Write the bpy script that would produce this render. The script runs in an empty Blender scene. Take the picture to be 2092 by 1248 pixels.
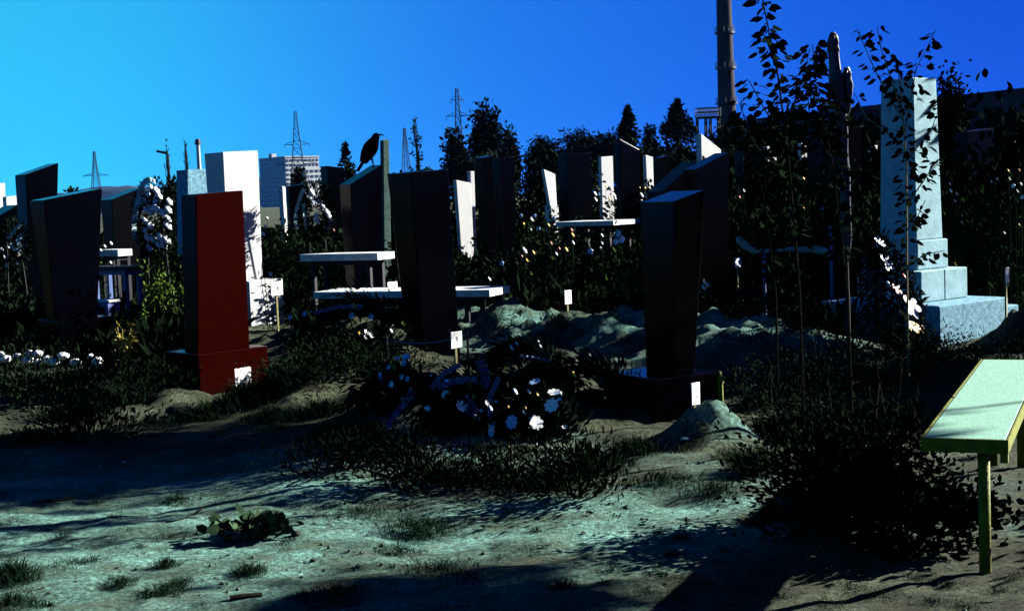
import bpy, bmesh, math, random
import numpy as np
from mathutils import Vector, Matrix, Euler

random.seed(7)
RNG = np.random.default_rng(11)
R = math.radians
scene = bpy.context.scene
COL = scene.collection

# ------------------------------------------------------------------ camera
PW, PH = 2092.0, 1248.0
FPX = 2874.0
EYE = 1.6
PITCH = math.atan(224.0 / FPX)
ROLL = R(2.3)
cam_data = bpy.data.cameras.new('camera')
cam_data.sensor_width = 36.0
cam_data.lens = 36.0 * FPX / PW
cam_data.clip_start = 0.05
cam_data.clip_end = 8000.0
cam = bpy.data.objects.new('camera', cam_data)
COL.objects.link(cam)
CAMROT = Matrix.Rotation(R(90) - PITCH, 3, 'X') @ Matrix.Rotation(-ROLL, 3, 'Z')
cam.matrix_world = Matrix.Translation((0, 0, EYE)) @ CAMROT.to_4x4()
scene.camera = cam

# ------------------------------------------------------------------ sky and sun
SUN_EL = R(23)
SUN_TOWARD = Vector((math.cos(R(23)) * math.cos(SUN_EL), math.sin(R(23)) * math.cos(SUN_EL), math.sin(SUN_EL)))
world = bpy.data.worlds.new('World')
scene.world = world
world.use_nodes = True
wn, wl = world.node_tree.nodes, world.node_tree.links
wn.clear()
w_out = wn.new('ShaderNodeOutputWorld')
w_bg = wn.new('ShaderNodeBackground')
w_bg.inputs['Strength'].default_value = 0.05
sky = wn.new('ShaderNodeTexSky')
sky.sky_type = 'NISHITA'
sky.sun_disc = False
sky.sun_elevation = SUN_EL
sky.sun_rotation = math.atan2(SUN_TOWARD.x, SUN_TOWARD.y)
sky.altitude = 200
sky.air_density = 1.0
sky.dust_density = 0.3
sky.ozone_density = 4.0
w_tc = wn.new('ShaderNodeTexCoord')
w_sep = wn.new('ShaderNodeSeparateXYZ')
wl.new(w_tc.outputs['Generated'], w_sep.inputs['Vector'])
w_up = wn.new('ShaderNodeMath')          # even out the pale band at the horizon
w_up.operation = 'MULTIPLY_ADD'
w_up.inputs[1].default_value = 0.85
w_up.inputs[2].default_value = 0.30
wl.new(w_sep.outputs['Z'], w_up.inputs[0])
w_com = wn.new('ShaderNodeCombineXYZ')
wl.new(w_sep.outputs['X'], w_com.inputs['X'])
wl.new(w_sep.outputs['Y'], w_com.inputs['Y'])
wl.new(w_up.outputs[0], w_com.inputs['Z'])
w_nrm = wn.new('ShaderNodeVectorMath')
w_nrm.operation = 'NORMALIZE'
wl.new(w_com.outputs[0], w_nrm.inputs[0])
wl.new(w_nrm.outputs[0], sky.inputs['Vector'])
w_rng = wn.new('ShaderNodeMath')
w_rng.operation = 'MULTIPLY_ADD'
w_rng.inputs[1].default_value = 0.5
w_rng.inputs[2].default_value = 0.5
wl.new(w_sep.outputs['X'], w_rng.inputs[0])
w_mix = wn.new('ShaderNodeValToRGB')      # paler on one side of the sky, deeper blue on the other
w_mix.color_ramp.interpolation = 'B_SPLINE'
SKY_STOPS = [(0.16, (0.050, 0.36, 0.60)), (0.27, (0.080, 0.66, 0.68)), (0.34, (0.088, 0.82, 0.71)), (0.425, (0.055, 0.40, 0.62)),
             (0.50, (0.032, 0.205, 0.51)), (0.59, (0.016, 0.12, 0.42)), (0.675, (0.008, 0.066, 0.32))]
while len(w_mix.color_ramp.elements) < len(SKY_STOPS):
    w_mix.color_ramp.elements.new(0.5)
for e, (p, c) in zip(w_mix.color_ramp.elements, SKY_STOPS):
    e.position = p
for e, (p, c) in zip(w_mix.color_ramp.elements, SKY_STOPS):
    e.color = (*c, 1)
wl.new(w_rng.outputs[0], w_mix.inputs['Fac'])
tint = wn.new('ShaderNodeMix')
tint.data_type = 'RGBA'
tint.blend_type = 'MULTIPLY'
tint.inputs['Factor'].default_value = 1.0
wl.new(sky.outputs['Color'], tint.inputs['A'])
w_zen = wn.new('ShaderNodeMapRange')          # the blue deepens overhead
w_zen.interpolation_type = 'SMOOTHSTEP'
w_zen.inputs['From Min'].default_value = 0.12
w_zen.inputs['From Max'].default_value = 1.0
wl.new(w_sep.outputs['Z'], w_zen.inputs['Value'])
w_deep = wn.new('ShaderNodeMix')
w_deep.data_type = 'RGBA'
w_deep.blend_type = 'MULTIPLY'
w_deep.inputs['B'].default_value = (0.40, 0.45, 0.72, 1)
wl.new(w_zen.outputs['Result'], w_deep.inputs['Factor'])
wl.new(w_mix.outputs['Color'], w_deep.inputs['A'])
wl.new(w_deep.outputs['Result'], tint.inputs['B'])
wl.new(tint.outputs['Result'], w_bg.inputs['Color'])
wl.new(w_bg.outputs['Background'], w_out.inputs['Surface'])

sun_data = bpy.data.lights.new('sun', 'SUN')
sun_data.energy = 5.0
sun_data.angle = R(0.5)
sun_data.color = (1.0, 0.96, 0.88)
sun = bpy.data.objects.new('sun', sun_data)
COL.objects.link(sun)
sun.rotation_euler = SUN_TOWARD.to_track_quat('Z', 'Y').to_euler()

scene.view_settings.view_transform = 'Standard'
scene.view_settings.look = 'None'
scene.view_settings.gamma = 1.0
scene.view_settings.use_curve_mapping = False
scene.view_settings.exposure = 3.0
scene.render.engine = 'CYCLES'
scene.cycles.max_bounces = 4
scene.cycles.transparent_max_bounces = 8

# ------------------------------------------------------------------ pixel helpers
def ray(px, py):
    v = CAMROT @ Vector(((px - PW / 2) / FPX, -(py - PH / 2) / FPX, -1.0))
    return v / v.y                      # direction per metre of forward depth

def at(px, py, d):
    r = ray(px, py)
    return Vector((r.x * d, d, EYE + r.z * d))

def smooth(a, b, x):
    t = np.clip((x - a) / (b - a), 0, 1)
    return t * t * (3 - 2 * t)

def vnoise(x, y, seed=0):
    xi, yi = np.floor(x), np.floor(y)
    xf, yf = x - xi, y - yi
    u, v = xf * xf * (3 - 2 * xf), yf * yf * (3 - 2 * yf)
    def h(a, b):
        s = np.sin(a * 127.1 + b * 311.7 + seed * 74.7) * 43758.5453
        return s - np.floor(s)
    return (h(xi, yi) * (1 - u) * (1 - v) + h(xi + 1, yi) * u * (1 - v)
            + h(xi, yi + 1) * (1 - u) * v + h(xi + 1, yi + 1) * u * v) - 0.5

# grave mounds and spoil heaps: (px, py of the foot centre, depth, half width, half depth, height, turn)
MOUNDS = []
def add_mound(px, d, hw, hd, h, turn=0.0, py=600):
    r = ray(px, py)
    MOUNDS.append((r.x * d, d, hw, hd, h, R(turn)))

add_mound(1235, 14.4, 1.00, 1.4, 0.29, 20)      # sand heap behind the dark tapered stone
add_mound(1520, 13.0, 1.15, 1.2, 0.27, -10)     # sand heap to its right
add_mound(1000, 15.6, 0.75, 0.9, 0.28, 10)      # crumbling bank under the bench
add_mound(1130, 12.6, 0.22, 0.30, 0.36, 0)      # grassy lump
add_mound(1000, 9.9, 0.95, 0.75, 0.34, 8)       # the wreath covered grave
add_mound(1440, 8.75, 0.24, 0.30, 0.24, 0)      # lump with the numbered stake
add_mound(345, 11.6, 0.25, 0.25, 0.10, 0)
add_mound(560, 10.9, 0.42, 0.40, 0.14, 0)
add_mound(690, 11.4, 0.5, 0.5, 0.12, 0)
add_mound(1800, 11.2, 0.7, 0.5, 0.20, 20)
add_mound(2060, 10.6, 0.7, 0.5, 0.16, 0)
add_mound(2120, 13.2, 0.4, 0.5, 0.35, 0)
add_mound(640, 14.5, 1.2, 1.0, 0.22, 30)
add_mound(760, 13.6, 0.7, 0.8, 0.28, 30)

def height(x, y):
    x = np.asarray(x, dtype=float)
    y = np.asarray(y, dtype=float)
    z = 0.30 * smooth(14.0, 26.0, y)
    for (mx, my, hw, hd, h, t) in MOUNDS:
        dx, dy = x - mx, y - my
        a = (dx * math.cos(t) + dy * math.sin(t)) / hw
        b = (-dx * math.sin(t) + dy * math.cos(t)) / hd
        r2 = a * a + b * b
        rough = 1 + 0.5 * vnoise(x * 2.6, y * 2.6, 5) + 0.5 * vnoise(x * 7.0, y * 8.0, 6) + 0.25 * vnoise(x * 17.0, y * 19.0, 7)
        z = z + h * np.exp(-np.power(r2, 1.35)) * rough
    near = smooth(60.0, 20.0, y)
    z = z + near * (0.06 * vnoise(x * 0.9, y * 0.9, 1) + 0.030 * vnoise(x * 2.7, y * 3.4, 2)
                    + 0.024 * vnoise(x * 8.0, y * 9.0, 3) + 0.015 * vnoise(x * 19.0, y * 21.0, 4))
    return z

def hz(x, y):
    return float(height(np.array([x]), np.array([y]))[0])

def ground_at(px, py):
    """where the ray through a pixel meets the ground"""
    r = ray(px, py)
    D = np.arange(3.0, 60.0, 0.02)
    below = EYE + r.z * D <= height(r.x * D, D)
    d = float(D[int(np.argmax(below))]) if below.any() else 60.0
    return Vector((r.x * d, d, hz(r.x * d, d)))

# ------------------------------------------------------------------ materials
MATS = {}
ALB = 0.74
def mat(name, color, rough=0.7, spec=0.3, var=0.25, scale=6.0, color2=None, bump=0.0, bscale=60.0, metal=0.0,
        rand=0.0, detail=6.0):
    if name in MATS:
        return MATS[name]
    m = bpy.data.materials.new(name)
    m.use_nodes = True
    n, l = m.node_tree.nodes, m.node_tree.links
    p = n['Principled BSDF']
    p.inputs['Roughness'].default_value = rough
    p.inputs['Specular IOR Level'].default_value = spec
    p.inputs['Metallic'].default_value = metal
    tc = n.new('ShaderNodeTexCoord')
    nz = n.new('ShaderNodeTexNoise')
    nz.inputs['Scale'].default_value = scale
    nz.inputs['Detail'].default_value = detail
    nz.inputs['Roughness'].default_value = 0.65
    l.new(tc.outputs['Object'], nz.inputs['Vector'])
    ramp = n.new('ShaderNodeValToRGB')
    color = tuple(c * ALB for c in color)
    color2 = tuple(c * ALB for c in color2) if color2 else None
    c2 = color2 if color2 else tuple(c * (1 + var) for c in color)
    c1 = color if color2 else tuple(c * (1 - var) for c in color)
    ramp.color_ramp.elements[0].position = 0.36
    ramp.color_ramp.elements[1].position = 0.64
    ramp.color_ramp.elements[0].color = (*c1, 1)
    ramp.color_ramp.elements[1].color = (*c2, 1)
    l.new(nz.outputs['Fac'], ramp.inputs['Fac'])
    out = ramp.outputs['Color']
    if rand > 0:
        oi = n.new('ShaderNodeObjectInfo')
        mr = n.new('ShaderNodeMapRange')
        mr.inputs['To Min'].default_value = 1 - rand
        mr.inputs['To Max'].default_value = 1 + rand
        l.new(oi.outputs['Random'], mr.inputs['Value'])
        mx = n.new('ShaderNodeMix')
        mx.data_type = 'RGBA'
        mx.blend_type = 'MULTIPLY'
        mx.inputs['Factor'].default_value = 1
        l.new(out, mx.inputs['A'])
        l.new(mr.outputs['Result'], mx.inputs['B'])
        out = mx.outputs['Result']
    l.new(out, p.inputs['Base Color'])
    if bump > 0:
        n2 = n.new('ShaderNodeTexNoise')
        n2.inputs['Scale'].default_value = bscale
        n2.inputs['Detail'].default_value = 8
        l.new(tc.outputs['Object'], n2.inputs['Vector'])
        bp = n.new('ShaderNodeBump')
        bp.inputs['Strength'].default_value = bump
        bp.inputs['Distance'].default_value = 0.02
        l.new(n2.outputs['Fac'], bp.inputs['Height'])
        l.new(bp.outputs['Normal'], p.inputs['Normal'])
    MATS[name] = m
    return m

# soil with paler sand, darker earth that also stands in for shade, and dry litter
def soil_material():
    m = bpy.data.materials.new('soil')
    m.use_nodes = True
    n, l = m.node_tree.nodes, m.node_tree.links
    p = n['Principled BSDF']
    p.inputs['Roughness'].default_value = 0.95
    p.inputs['Specular IOR Level'].default_value = 0.05
    tc = n.new('ShaderNodeTexCoord')
    def noise(scale, detail=8.0, rough=0.65, vec=None):
        k = n.new('ShaderNodeTexNoise')
        k.inputs['Scale'].default_value = scale
        k.inputs['Detail'].default_value = detail
        k.inputs['Roughness'].default_value = rough
        l.new(vec or tc.outputs['Object'], k.inputs['Vector'])
        return k.outputs['Fac']
    mp = n.new('ShaderNodeMapping')
    mp.inputs['Scale'].default_value = (0.7, 1.5, 1.0)
    l.new(tc.outputs['Object'], mp.inputs['Vector'])
    def ramp(fac, stops):
        r = n.new('ShaderNodeValToRGB')
        e = r.color_ramp.elements
        e[0].position, e[0].color = stops[0][0], (*stops[0][1], 1)
        e[1].position, e[1].color = stops[-1][0], (*stops[-1][1], 1)
        for pos, c in stops[1:-1]:
            q = e.new(pos)
            q.color = (*c, 1)
        l.new(fac, r.inputs['Fac'])
        return r.outputs['Color']
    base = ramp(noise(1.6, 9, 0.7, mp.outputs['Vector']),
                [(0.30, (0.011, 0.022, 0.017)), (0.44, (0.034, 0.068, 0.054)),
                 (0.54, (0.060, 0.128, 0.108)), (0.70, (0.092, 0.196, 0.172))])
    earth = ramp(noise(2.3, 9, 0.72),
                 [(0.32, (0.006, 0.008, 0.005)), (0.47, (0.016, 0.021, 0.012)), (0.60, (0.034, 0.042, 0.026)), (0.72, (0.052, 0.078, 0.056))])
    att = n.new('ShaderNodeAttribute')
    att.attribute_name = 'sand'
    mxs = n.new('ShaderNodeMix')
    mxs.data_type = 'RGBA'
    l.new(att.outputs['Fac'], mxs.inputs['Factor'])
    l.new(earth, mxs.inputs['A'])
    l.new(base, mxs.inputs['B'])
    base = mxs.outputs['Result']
    grain = ramp(noise(38.0, 5, 0.8), [(0.34, (0.22, 0.22, 0.24)), (0.5, (0.95, 0.95, 0.95)), (0.64, (2.1, 2.1, 2.0))])
    mx = n.new('ShaderNodeMix')
    mx.data_type = 'RGBA'
    mx.blend_type = 'MULTIPLY'
    mx.inputs['Factor'].default_value = 1.0
    l.new(base, mx.inputs['A'])
    l.new(grain, mx.inputs['B'])
    litter = ramp(noise(3.1, 6, 0.7), [(0.52, (0, 0, 0)), (0.66, (1, 1, 1))])
    mx2 = n.new('ShaderNodeMix')
    mx2.data_type = 'RGBA'
    mx2.inputs['B'].default_value = (0.040, 0.042, 0.022, 1)
    k = n.new('ShaderNodeMath')
    k.operation = 'MULTIPLY'
    k.inputs[1].default_value = 0.55
    l.new(litter, k.inputs[0])
    l.new(k.outputs[0], mx2.inputs['Factor'])
    l.new(mx.outputs['Result'], mx2.inputs['A'])
    l.new(mx2.outputs['Result'], p.inputs['Base Color'])
    bp = n.new('ShaderNodeBump')
    bp.inputs['Strength'].default_value = 1.0
    bp.inputs['Distance'].default_value = 0.06
    l.new(noise(26.0, 10, 0.75), bp.inputs['Height'])
    l.new(bp.outputs['Normal'], p.inputs['Normal'])
    return m

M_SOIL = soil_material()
M_BLACK = mat('black_granite', (0.0003, 0.0004, 0.0010), 0.14, 0.05, 0.4, 40.0, bump=0.006, bscale=90)
M_BLACKR = mat('rough_black_granite', (0.0014, 0.0015, 0.0022), 0.17, 0.05, 0.5, 25.0, bump=0.02, bscale=60)
M_RED = mat('red_granite', (0.0088, 0.0005, 0.0003), 0.16, 0.03, 0.22, 55.0, bump=0.008, bscale=120)
M_WHITE = mat('white_marble', (0.33, 0.34, 0.34), 0.7, 0.2, 0.06, 7.0, bump=0.1, bscale=50)
M_CONC = mat('pale_concrete', (0.17, 0.29, 0.33), 0.9, 0.05, 0.16, 7.0, bump=0.16, bscale=45)
M_GREYST = mat('grey_stone', (0.09, 0.19, 0.25), 0.9, 0.05, 0.4, 16.0, bump=0.25, bscale=45)
M_SLAB = mat('white_painted_board', (0.34, 0.36, 0.36), 0.75, 0.1, 0.22, 9.0, bump=0.25)
M_BENCHTOP = mat('green_white_paint', (0.085, 0.21, 0.150), 0.8, 0.2, 0.14, 35.0, bump=0.25, bscale=120)
M_YELLOW = mat('yellow_green_paint', (0.075, 0.088, 0.0015), 0.7, 0.1, 0.35, 18.0, bump=0.3)
M_BLUEPIPE = mat('blue_paint', (0.02, 0.05, 0.16), 0.5, 0.3, 0.2)
M_DKMETAL = mat('dark_metal', (0.0045, 0.005, 0.007), 0.6, 0.1, 0.3)
M_WOOD = mat('raw_wood', (0.13, 0.12, 0.045), 0.8, 0.1, 0.3, 20.0)
M_SIGN = mat('sign_enamel', (0.55, 0.55, 0.53), 0.4, 0.4, 0.05)
M_INK = mat('sign_ink', (0.02, 0.03, 0.04), 0.6, 0.2, 0.1)
M_PETALW = mat('white_petal', (0.50, 0.52, 0.52), 0.6, 0.2, 0.1)
M_PETALSHADE = mat('shaded_white_petal', (0.16, 0.27, 0.42), 0.6, 0.2, 0.2)  # white petals turned from the sun, their blue shade put into the colour
M_PETALY = mat('yellow_petal', (0.42, 0.26, 0.012), 0.6, 0.2, 0.15)
M_PETALR = mat('red_petal', (0.20, 0.03, 0.014), 0.6, 0.2, 0.25)
M_RIBBON = mat('shade_blue_ribbon', (0.030, 0.042, 0.09), 0.45, 0.4, 0.4, 15.0)  # pale ribbon in shade, the dark blue put into its colour
M_RIBBONW = mat('pale_ribbon', (0.20, 0.32, 0.32), 0.5, 0.3, 0.35, 18.0)
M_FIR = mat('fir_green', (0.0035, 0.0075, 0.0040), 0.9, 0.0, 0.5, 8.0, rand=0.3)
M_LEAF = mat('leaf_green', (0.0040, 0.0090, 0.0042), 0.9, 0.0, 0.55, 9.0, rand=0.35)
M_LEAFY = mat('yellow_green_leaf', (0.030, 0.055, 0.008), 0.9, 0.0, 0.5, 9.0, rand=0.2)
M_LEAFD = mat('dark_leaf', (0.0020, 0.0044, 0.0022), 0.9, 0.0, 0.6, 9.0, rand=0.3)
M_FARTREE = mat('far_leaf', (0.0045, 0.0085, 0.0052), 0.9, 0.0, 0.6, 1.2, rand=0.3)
M_GRASS = mat('grass_green', (0.005, 0.012, 0.006), 0.9, 0.0, 0.6, 2.0)
M_GRASSDRY = mat('dry_grass', (0.035, 0.045, 0.016), 0.9, 0.0, 0.6, 2.0)
M_BARK = mat('bark', (0.010, 0.010, 0.007), 0.9, 0.0, 0.4, 30.0)
M_STRAW = mat('straw_yellow', (0.16, 0.13, 0.015), 0.7, 0.15, 0.4, 12.0)
M_PEBBLE = mat('pale_pebble', (0.20, 0.24, 0.22), 0.8, 0.2, 0.3, 9.0, rand=0.3)
M_CLOD = mat('earth_clod', (0.030, 0.040, 0.030), 0.95, 0.05, 0.5, 30.0, rand=0.3, bump=0.8, bscale=40)
M_CROW = mat('crow_feather', (0.0005, 0.0005, 0.0008), 0.8, 0.0, 0.3)
M_BRICK = mat('dark_brick', (0.005, 0.005, 0.007), 0.9, 0.1, 0.3, 0.4)
M_CHIM = mat('chimney_brick', (0.0045, 0.0032, 0.0075), 0.9, 0.08, 0.25, 0.6)
M_PANEL = mat('panel_white', (0.22, 0.25, 0.27), 0.85, 0.2, 0.1, 0.2)
M_GLASS = mat('window_glass', (0.02, 0.03, 0.05), 0.2, 0.5, 0.2)
M_DUSTY = mat('dusty_glass', (0.006, 0.007, 0.010), 0.8, 0.05, 0.3)
M_PYLON = mat('pylon_steel', (0.006, 0.007, 0.011), 0.7, 0.05, 0.2)
M_HILL = mat('hill_wood', (0.010, 0.014, 0.014), 0.95, 0.05, 0.4, 0.02)
def film_material():
    m = bpy.data.materials.new('plastic_film')
    m.use_nodes = True
    p = m.node_tree.nodes['Principled BSDF']
    p.inputs['Base Color'].default_value = (0.004, 0.006, 0.012, 1)
    p.inputs['Roughness'].default_value = 0.35
    p.inputs['Specular IOR Level'].default_value = 0.25
    return m
M_FILM = film_material()

# ------------------------------------------------------------------ object helpers
def link_mesh(name, me, parent=None, material=None):
    o = bpy.data.objects.new(name, me)
    COL.objects.link(o)
    if material is not None and not me.materials:
        me.materials.append(material)
    if parent is not None:
        o.parent = parent
    return o

def obj(name, bm, material, parent=None, smooth_shade=False, bevel=0.0):
    if bevel > 0:
        bmesh.ops.bevel(bm, geom=list(bm.edges), offset=bevel, segments=2, affect='EDGES', profile=0.5)
    bmesh.ops.recalc_face_normals(bm, faces=bm.faces)
    me = bpy.data.meshes.new(name)
    bm.to_mesh(me)
    bm.free()
    if smooth_shade:
        me.shade_smooth()
    return link_mesh(name, me, parent, material)

def thing(name, label, cat, loc=(0, 0, 0), rz=0.0, group=None):
    o = bpy.data.objects.new(name, None)
    o.empty_display_size = 0.1
    COL.objects.link(o)
    o.location = loc
    o.rotation_euler = (0, 0, rz)
    return tag(o, label, cat, group)

def tag(o, label, cat, group=None):
    o['label'] = label
    o['category'] = cat
    if group:
        o['group'] = group
    return o

def kind(o, k):
    o['kind'] = k
    return o

def dup(root, loc=None, rz=None, scale=None, label=None, group=None):
    r = root.copy()
    COL.objects.link(r)
    if loc is not None:
        r.location = loc
    if rz is not None:
        r.rotation_euler = (r.rotation_euler.x, r.rotation_euler.y, rz)
    if scale is not None:
        r.scale = (scale, scale, scale) if not hasattr(scale, '__len__') else scale
    if label:
        r['label'] = label
    if group:
        r['group'] = group
    for ch in list(root.children):
        c = ch.copy()
        COL.objects.link(c)
        c.parent = r
        for g in list(ch.children):
            e = g.copy()
            COL.objects.link(e)
            e.parent = c
    return r

def add_box(bm, c, s, rot=None):
    m = Matrix.Translation(c)
    if rot is not None:
        m = m @ rot.to_4x4()
    m = m @ Matrix.Diagonal((s[0], s[1], s[2], 1))
    return bmesh.ops.create_cube(bm, size=1.0, matrix=m)['verts']

def add_tube(bm, pts, rad, seg=6, cap=True):
    pts = [Vector(p) for p in pts]
    n = len(pts)
    if not hasattr(rad, '__len__'):
        rad = [rad] * n
    rings = []
    for i, p in enumerate(pts):
        t = (pts[min(i + 1, n - 1)] - pts[max(i - 1, 0)]).normalized()
        ref = Vector((0, 0, 1)) if abs(t.z) < 0.9 else Vector((1, 0, 0))
        u = t.cross(ref).normalized()
        v = t.cross(u)
        rings.append([bm.verts.new(p + (u * math.cos(2 * math.pi * k / seg) + v * math.sin(2 * math.pi * k / seg)) * rad[i])
                      for k in range(seg)])
    for a, b in zip(rings[:-1], rings[1:]):
        for k in range(seg):
            bm.faces.new((a[k], a[(k + 1) % seg], b[(k + 1) % seg], b[k]))
    if cap:
        bm.faces.new(rings[0])
        bm.faces.new(list(reversed(rings[-1])))

def add_prism(bm, prof, y0, y1):
    """prof: (x, z) outline, extruded along y"""
    a = [bm.verts.new((x, y0, z)) for x, z in prof]
    b = [bm.verts.new((x, y1, z)) for x, z in prof]
    bm.faces.new(a)
    bm.faces.new(list(reversed(b)))
    for i in range(len(prof)):
        j = (i + 1) % len(prof)
        bm.faces.new((a[i], b[i], b[j], a[j]))

def quad_mesh(name, V):
    """V: (n, k, 3) array of separate k-sided faces"""
    n, k = V.shape[0], V.shape[1]
    me = bpy.data.meshes.new(name)
    me.vertices.add(n * k)
    me.vertices.foreach_set('co', np.asarray(V, dtype=np.float32).reshape(-1))
    me.loops.add(n * k)
    me.polygons.add(n)
    me.loops.foreach_set('vertex_index', np.arange(n * k, dtype=np.int32))
    me.polygons.foreach_set('loop_start', np.arange(0, n * k, k, dtype=np.int32))
    me.polygons.foreach_set('loop_total', np.full(n, k, dtype=np.int32))
    me.update(calc_edges=True)
    me.validate()
    return me

def leaf_quads(P, D, length, width, rng, fold=0.12, oval=False):
    """pointed leaves at P growing along D"""
    P, D = np.asarray(P, float), np.asarray(D, float)
    n = len(P)
    D = D / np.maximum(np.linalg.norm(D, axis=1, keepdims=True), 1e-6)
    rnd = rng.normal(size=(n, 3))
    S = np.cross(D, rnd)
    S = S / np.maximum(np.linalg.norm(S, axis=1, keepdims=True), 1e-6)
    N = np.cross(D, S)
    L = (length * rng.uniform(0.65, 1.3, n))[:, None]
    W = (width * rng.uniform(0.65, 1.3, n))[:, None]
    if oval:
        c = N * W * fold
        droop = np.array([0, 0, -0.14]) * L
        lo, hi = P + D * L * 0.24, P + D * L * 0.62 + droop * 0.4
        tip = P + D * L + droop
        return np.stack([P, lo + S * W * 0.40 + c, hi + S * W * 0.42 + c, tip, hi - S * W * 0.42 + c, lo - S * W * 0.40 + c], axis=1)
    mid = P + D * L * 0.45
    V = np.stack([P, mid + S * W * 0.5 + N * W * fold, P + D * L, mid - S * W * 0.5 + N * W * fold], axis=1)
    return V

def face_plan(fxl, fx0, fx1, py, d, th):
    """near corner A on the ground plan, width along the lit face, depth along the shaded side"""
    kl, k0, k1 = ray(fxl, py).x, ray(fx0, py).x, ray(fx1, py).x
    A = Vector((k0 * d, d))
    w = (k1 * d - A.x) / (math.cos(th) - k1 * math.sin(th))
    t = (A.x - kl * d) / (math.sin(th) + kl * math.cos(th))
    return A, w, t

# ------------------------------------------------------------------ ground
def spaced(lo, hi, step, far, grow):
    a = list(np.arange(lo, hi + 1e-6, step))
    s, x = step, hi
    while x < far:
        s *= grow
        x += s
        a.append(x)
    return a

xs = spaced(-7.0, 7.5, 0.055, 2600, 1.09)
left = spaced(7.0, 7.0, 0.055, 2600, 1.09)[1:]
xs = [-v for v in reversed(left)] + xs
ys, y = [], 4.6
while y < 30:
    ys.append(y)
    y += 0.022 + 0.0042 * (y - 4.6)
s = 0.2
while y < 4200:
    ys.append(y)
    s *= 1.09
    y += s
back, s, y = [], 0.06, 4.6
while y > -60:
    s *= 1.16
    y -= s
    back.append(y)
ys = list(reversed(back)) + ys
GX, GY = np.meshgrid(np.array(xs), np.array(ys))
GZ = height(GX, GY)
nx, ny = len(xs), len(ys)
me = bpy.data.meshes.new('ground')
co = np.stack([GX, GY, GZ], axis=-1).reshape(-1, 3).astype(np.float32)
me.vertices.add(len(co))
me.vertices.foreach_set('co', co.reshape(-1))
idx = np.arange(nx * ny).reshape(ny, nx)
q = np.stack([idx[:-1, :-1], idx[:-1, 1:], idx[1:, 1:], idx[1:, :-1]], axis=-1).reshape(-1, 4)
me.loops.add(q.size)
me.polygons.add(len(q))
me.loops.foreach_set('vertex_index', q.reshape(-1).astype(np.int32))
me.polygons.foreach_set('loop_start', np.arange(0, q.size, 4, dtype=np.int32))
me.polygons.foreach_set('loop_total', np.full(len(q), 4, dtype=np.int32))
me.update(calc_edges=True)
me.shade_smooth()
def sand_light_mask(x, y):  # pale sand laid where sun falls, dark earth elsewhere deepens the shade
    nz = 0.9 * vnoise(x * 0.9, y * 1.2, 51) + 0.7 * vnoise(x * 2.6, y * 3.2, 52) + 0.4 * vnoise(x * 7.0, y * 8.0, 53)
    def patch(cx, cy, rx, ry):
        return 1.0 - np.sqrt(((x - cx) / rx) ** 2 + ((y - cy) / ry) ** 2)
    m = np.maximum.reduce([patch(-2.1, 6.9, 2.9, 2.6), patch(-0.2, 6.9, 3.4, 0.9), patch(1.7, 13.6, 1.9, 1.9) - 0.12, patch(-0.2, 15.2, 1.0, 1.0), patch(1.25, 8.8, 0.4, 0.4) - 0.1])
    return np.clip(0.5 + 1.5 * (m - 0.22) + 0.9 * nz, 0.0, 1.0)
at_sand_light = me.attributes.new('sand', 'FLOAT', 'POINT')
at_sand_light.data.foreach_set('value', sand_light_mask(co[:, 0].astype(float), co[:, 1].astype(float)).astype(np.float32))
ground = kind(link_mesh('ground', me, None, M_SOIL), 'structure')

# low wooded hill on the left horizon
bm = bmesh.new()
prof = []
for i in range(60):
    px = -300 + i * 20
    yt = 398 - 0.062 * (px - 0) + 6 * math.sin(px * 0.021) + random.uniform(-2.0, 2.0)
    if px > 560:
        yt += (px - 560) * 0.16
    p = at(px, yt, 2300)
    prof.append((p.x, p.y, max(p.z, 2.0)))
rows = []
for f, z in ((0.0, -6), (0.0, 0.55), (120.0, 1.0), (500.0, 0.6), (900.0, -6)):
    rows.append([bm.verts.new((x * (1 + f / 2300), yy + f, zz * z if z > 0 else z)) for (x, yy, zz) in prof])
for a, b in zip(rows[:-1], rows[1:]):
    for i in range(len(a) - 1):
        bm.faces.new((a[i], a[i + 1], b[i + 1], b[i]))
kind(obj('hill', bm, M_HILL, smooth_shade=True), 'structure')

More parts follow.
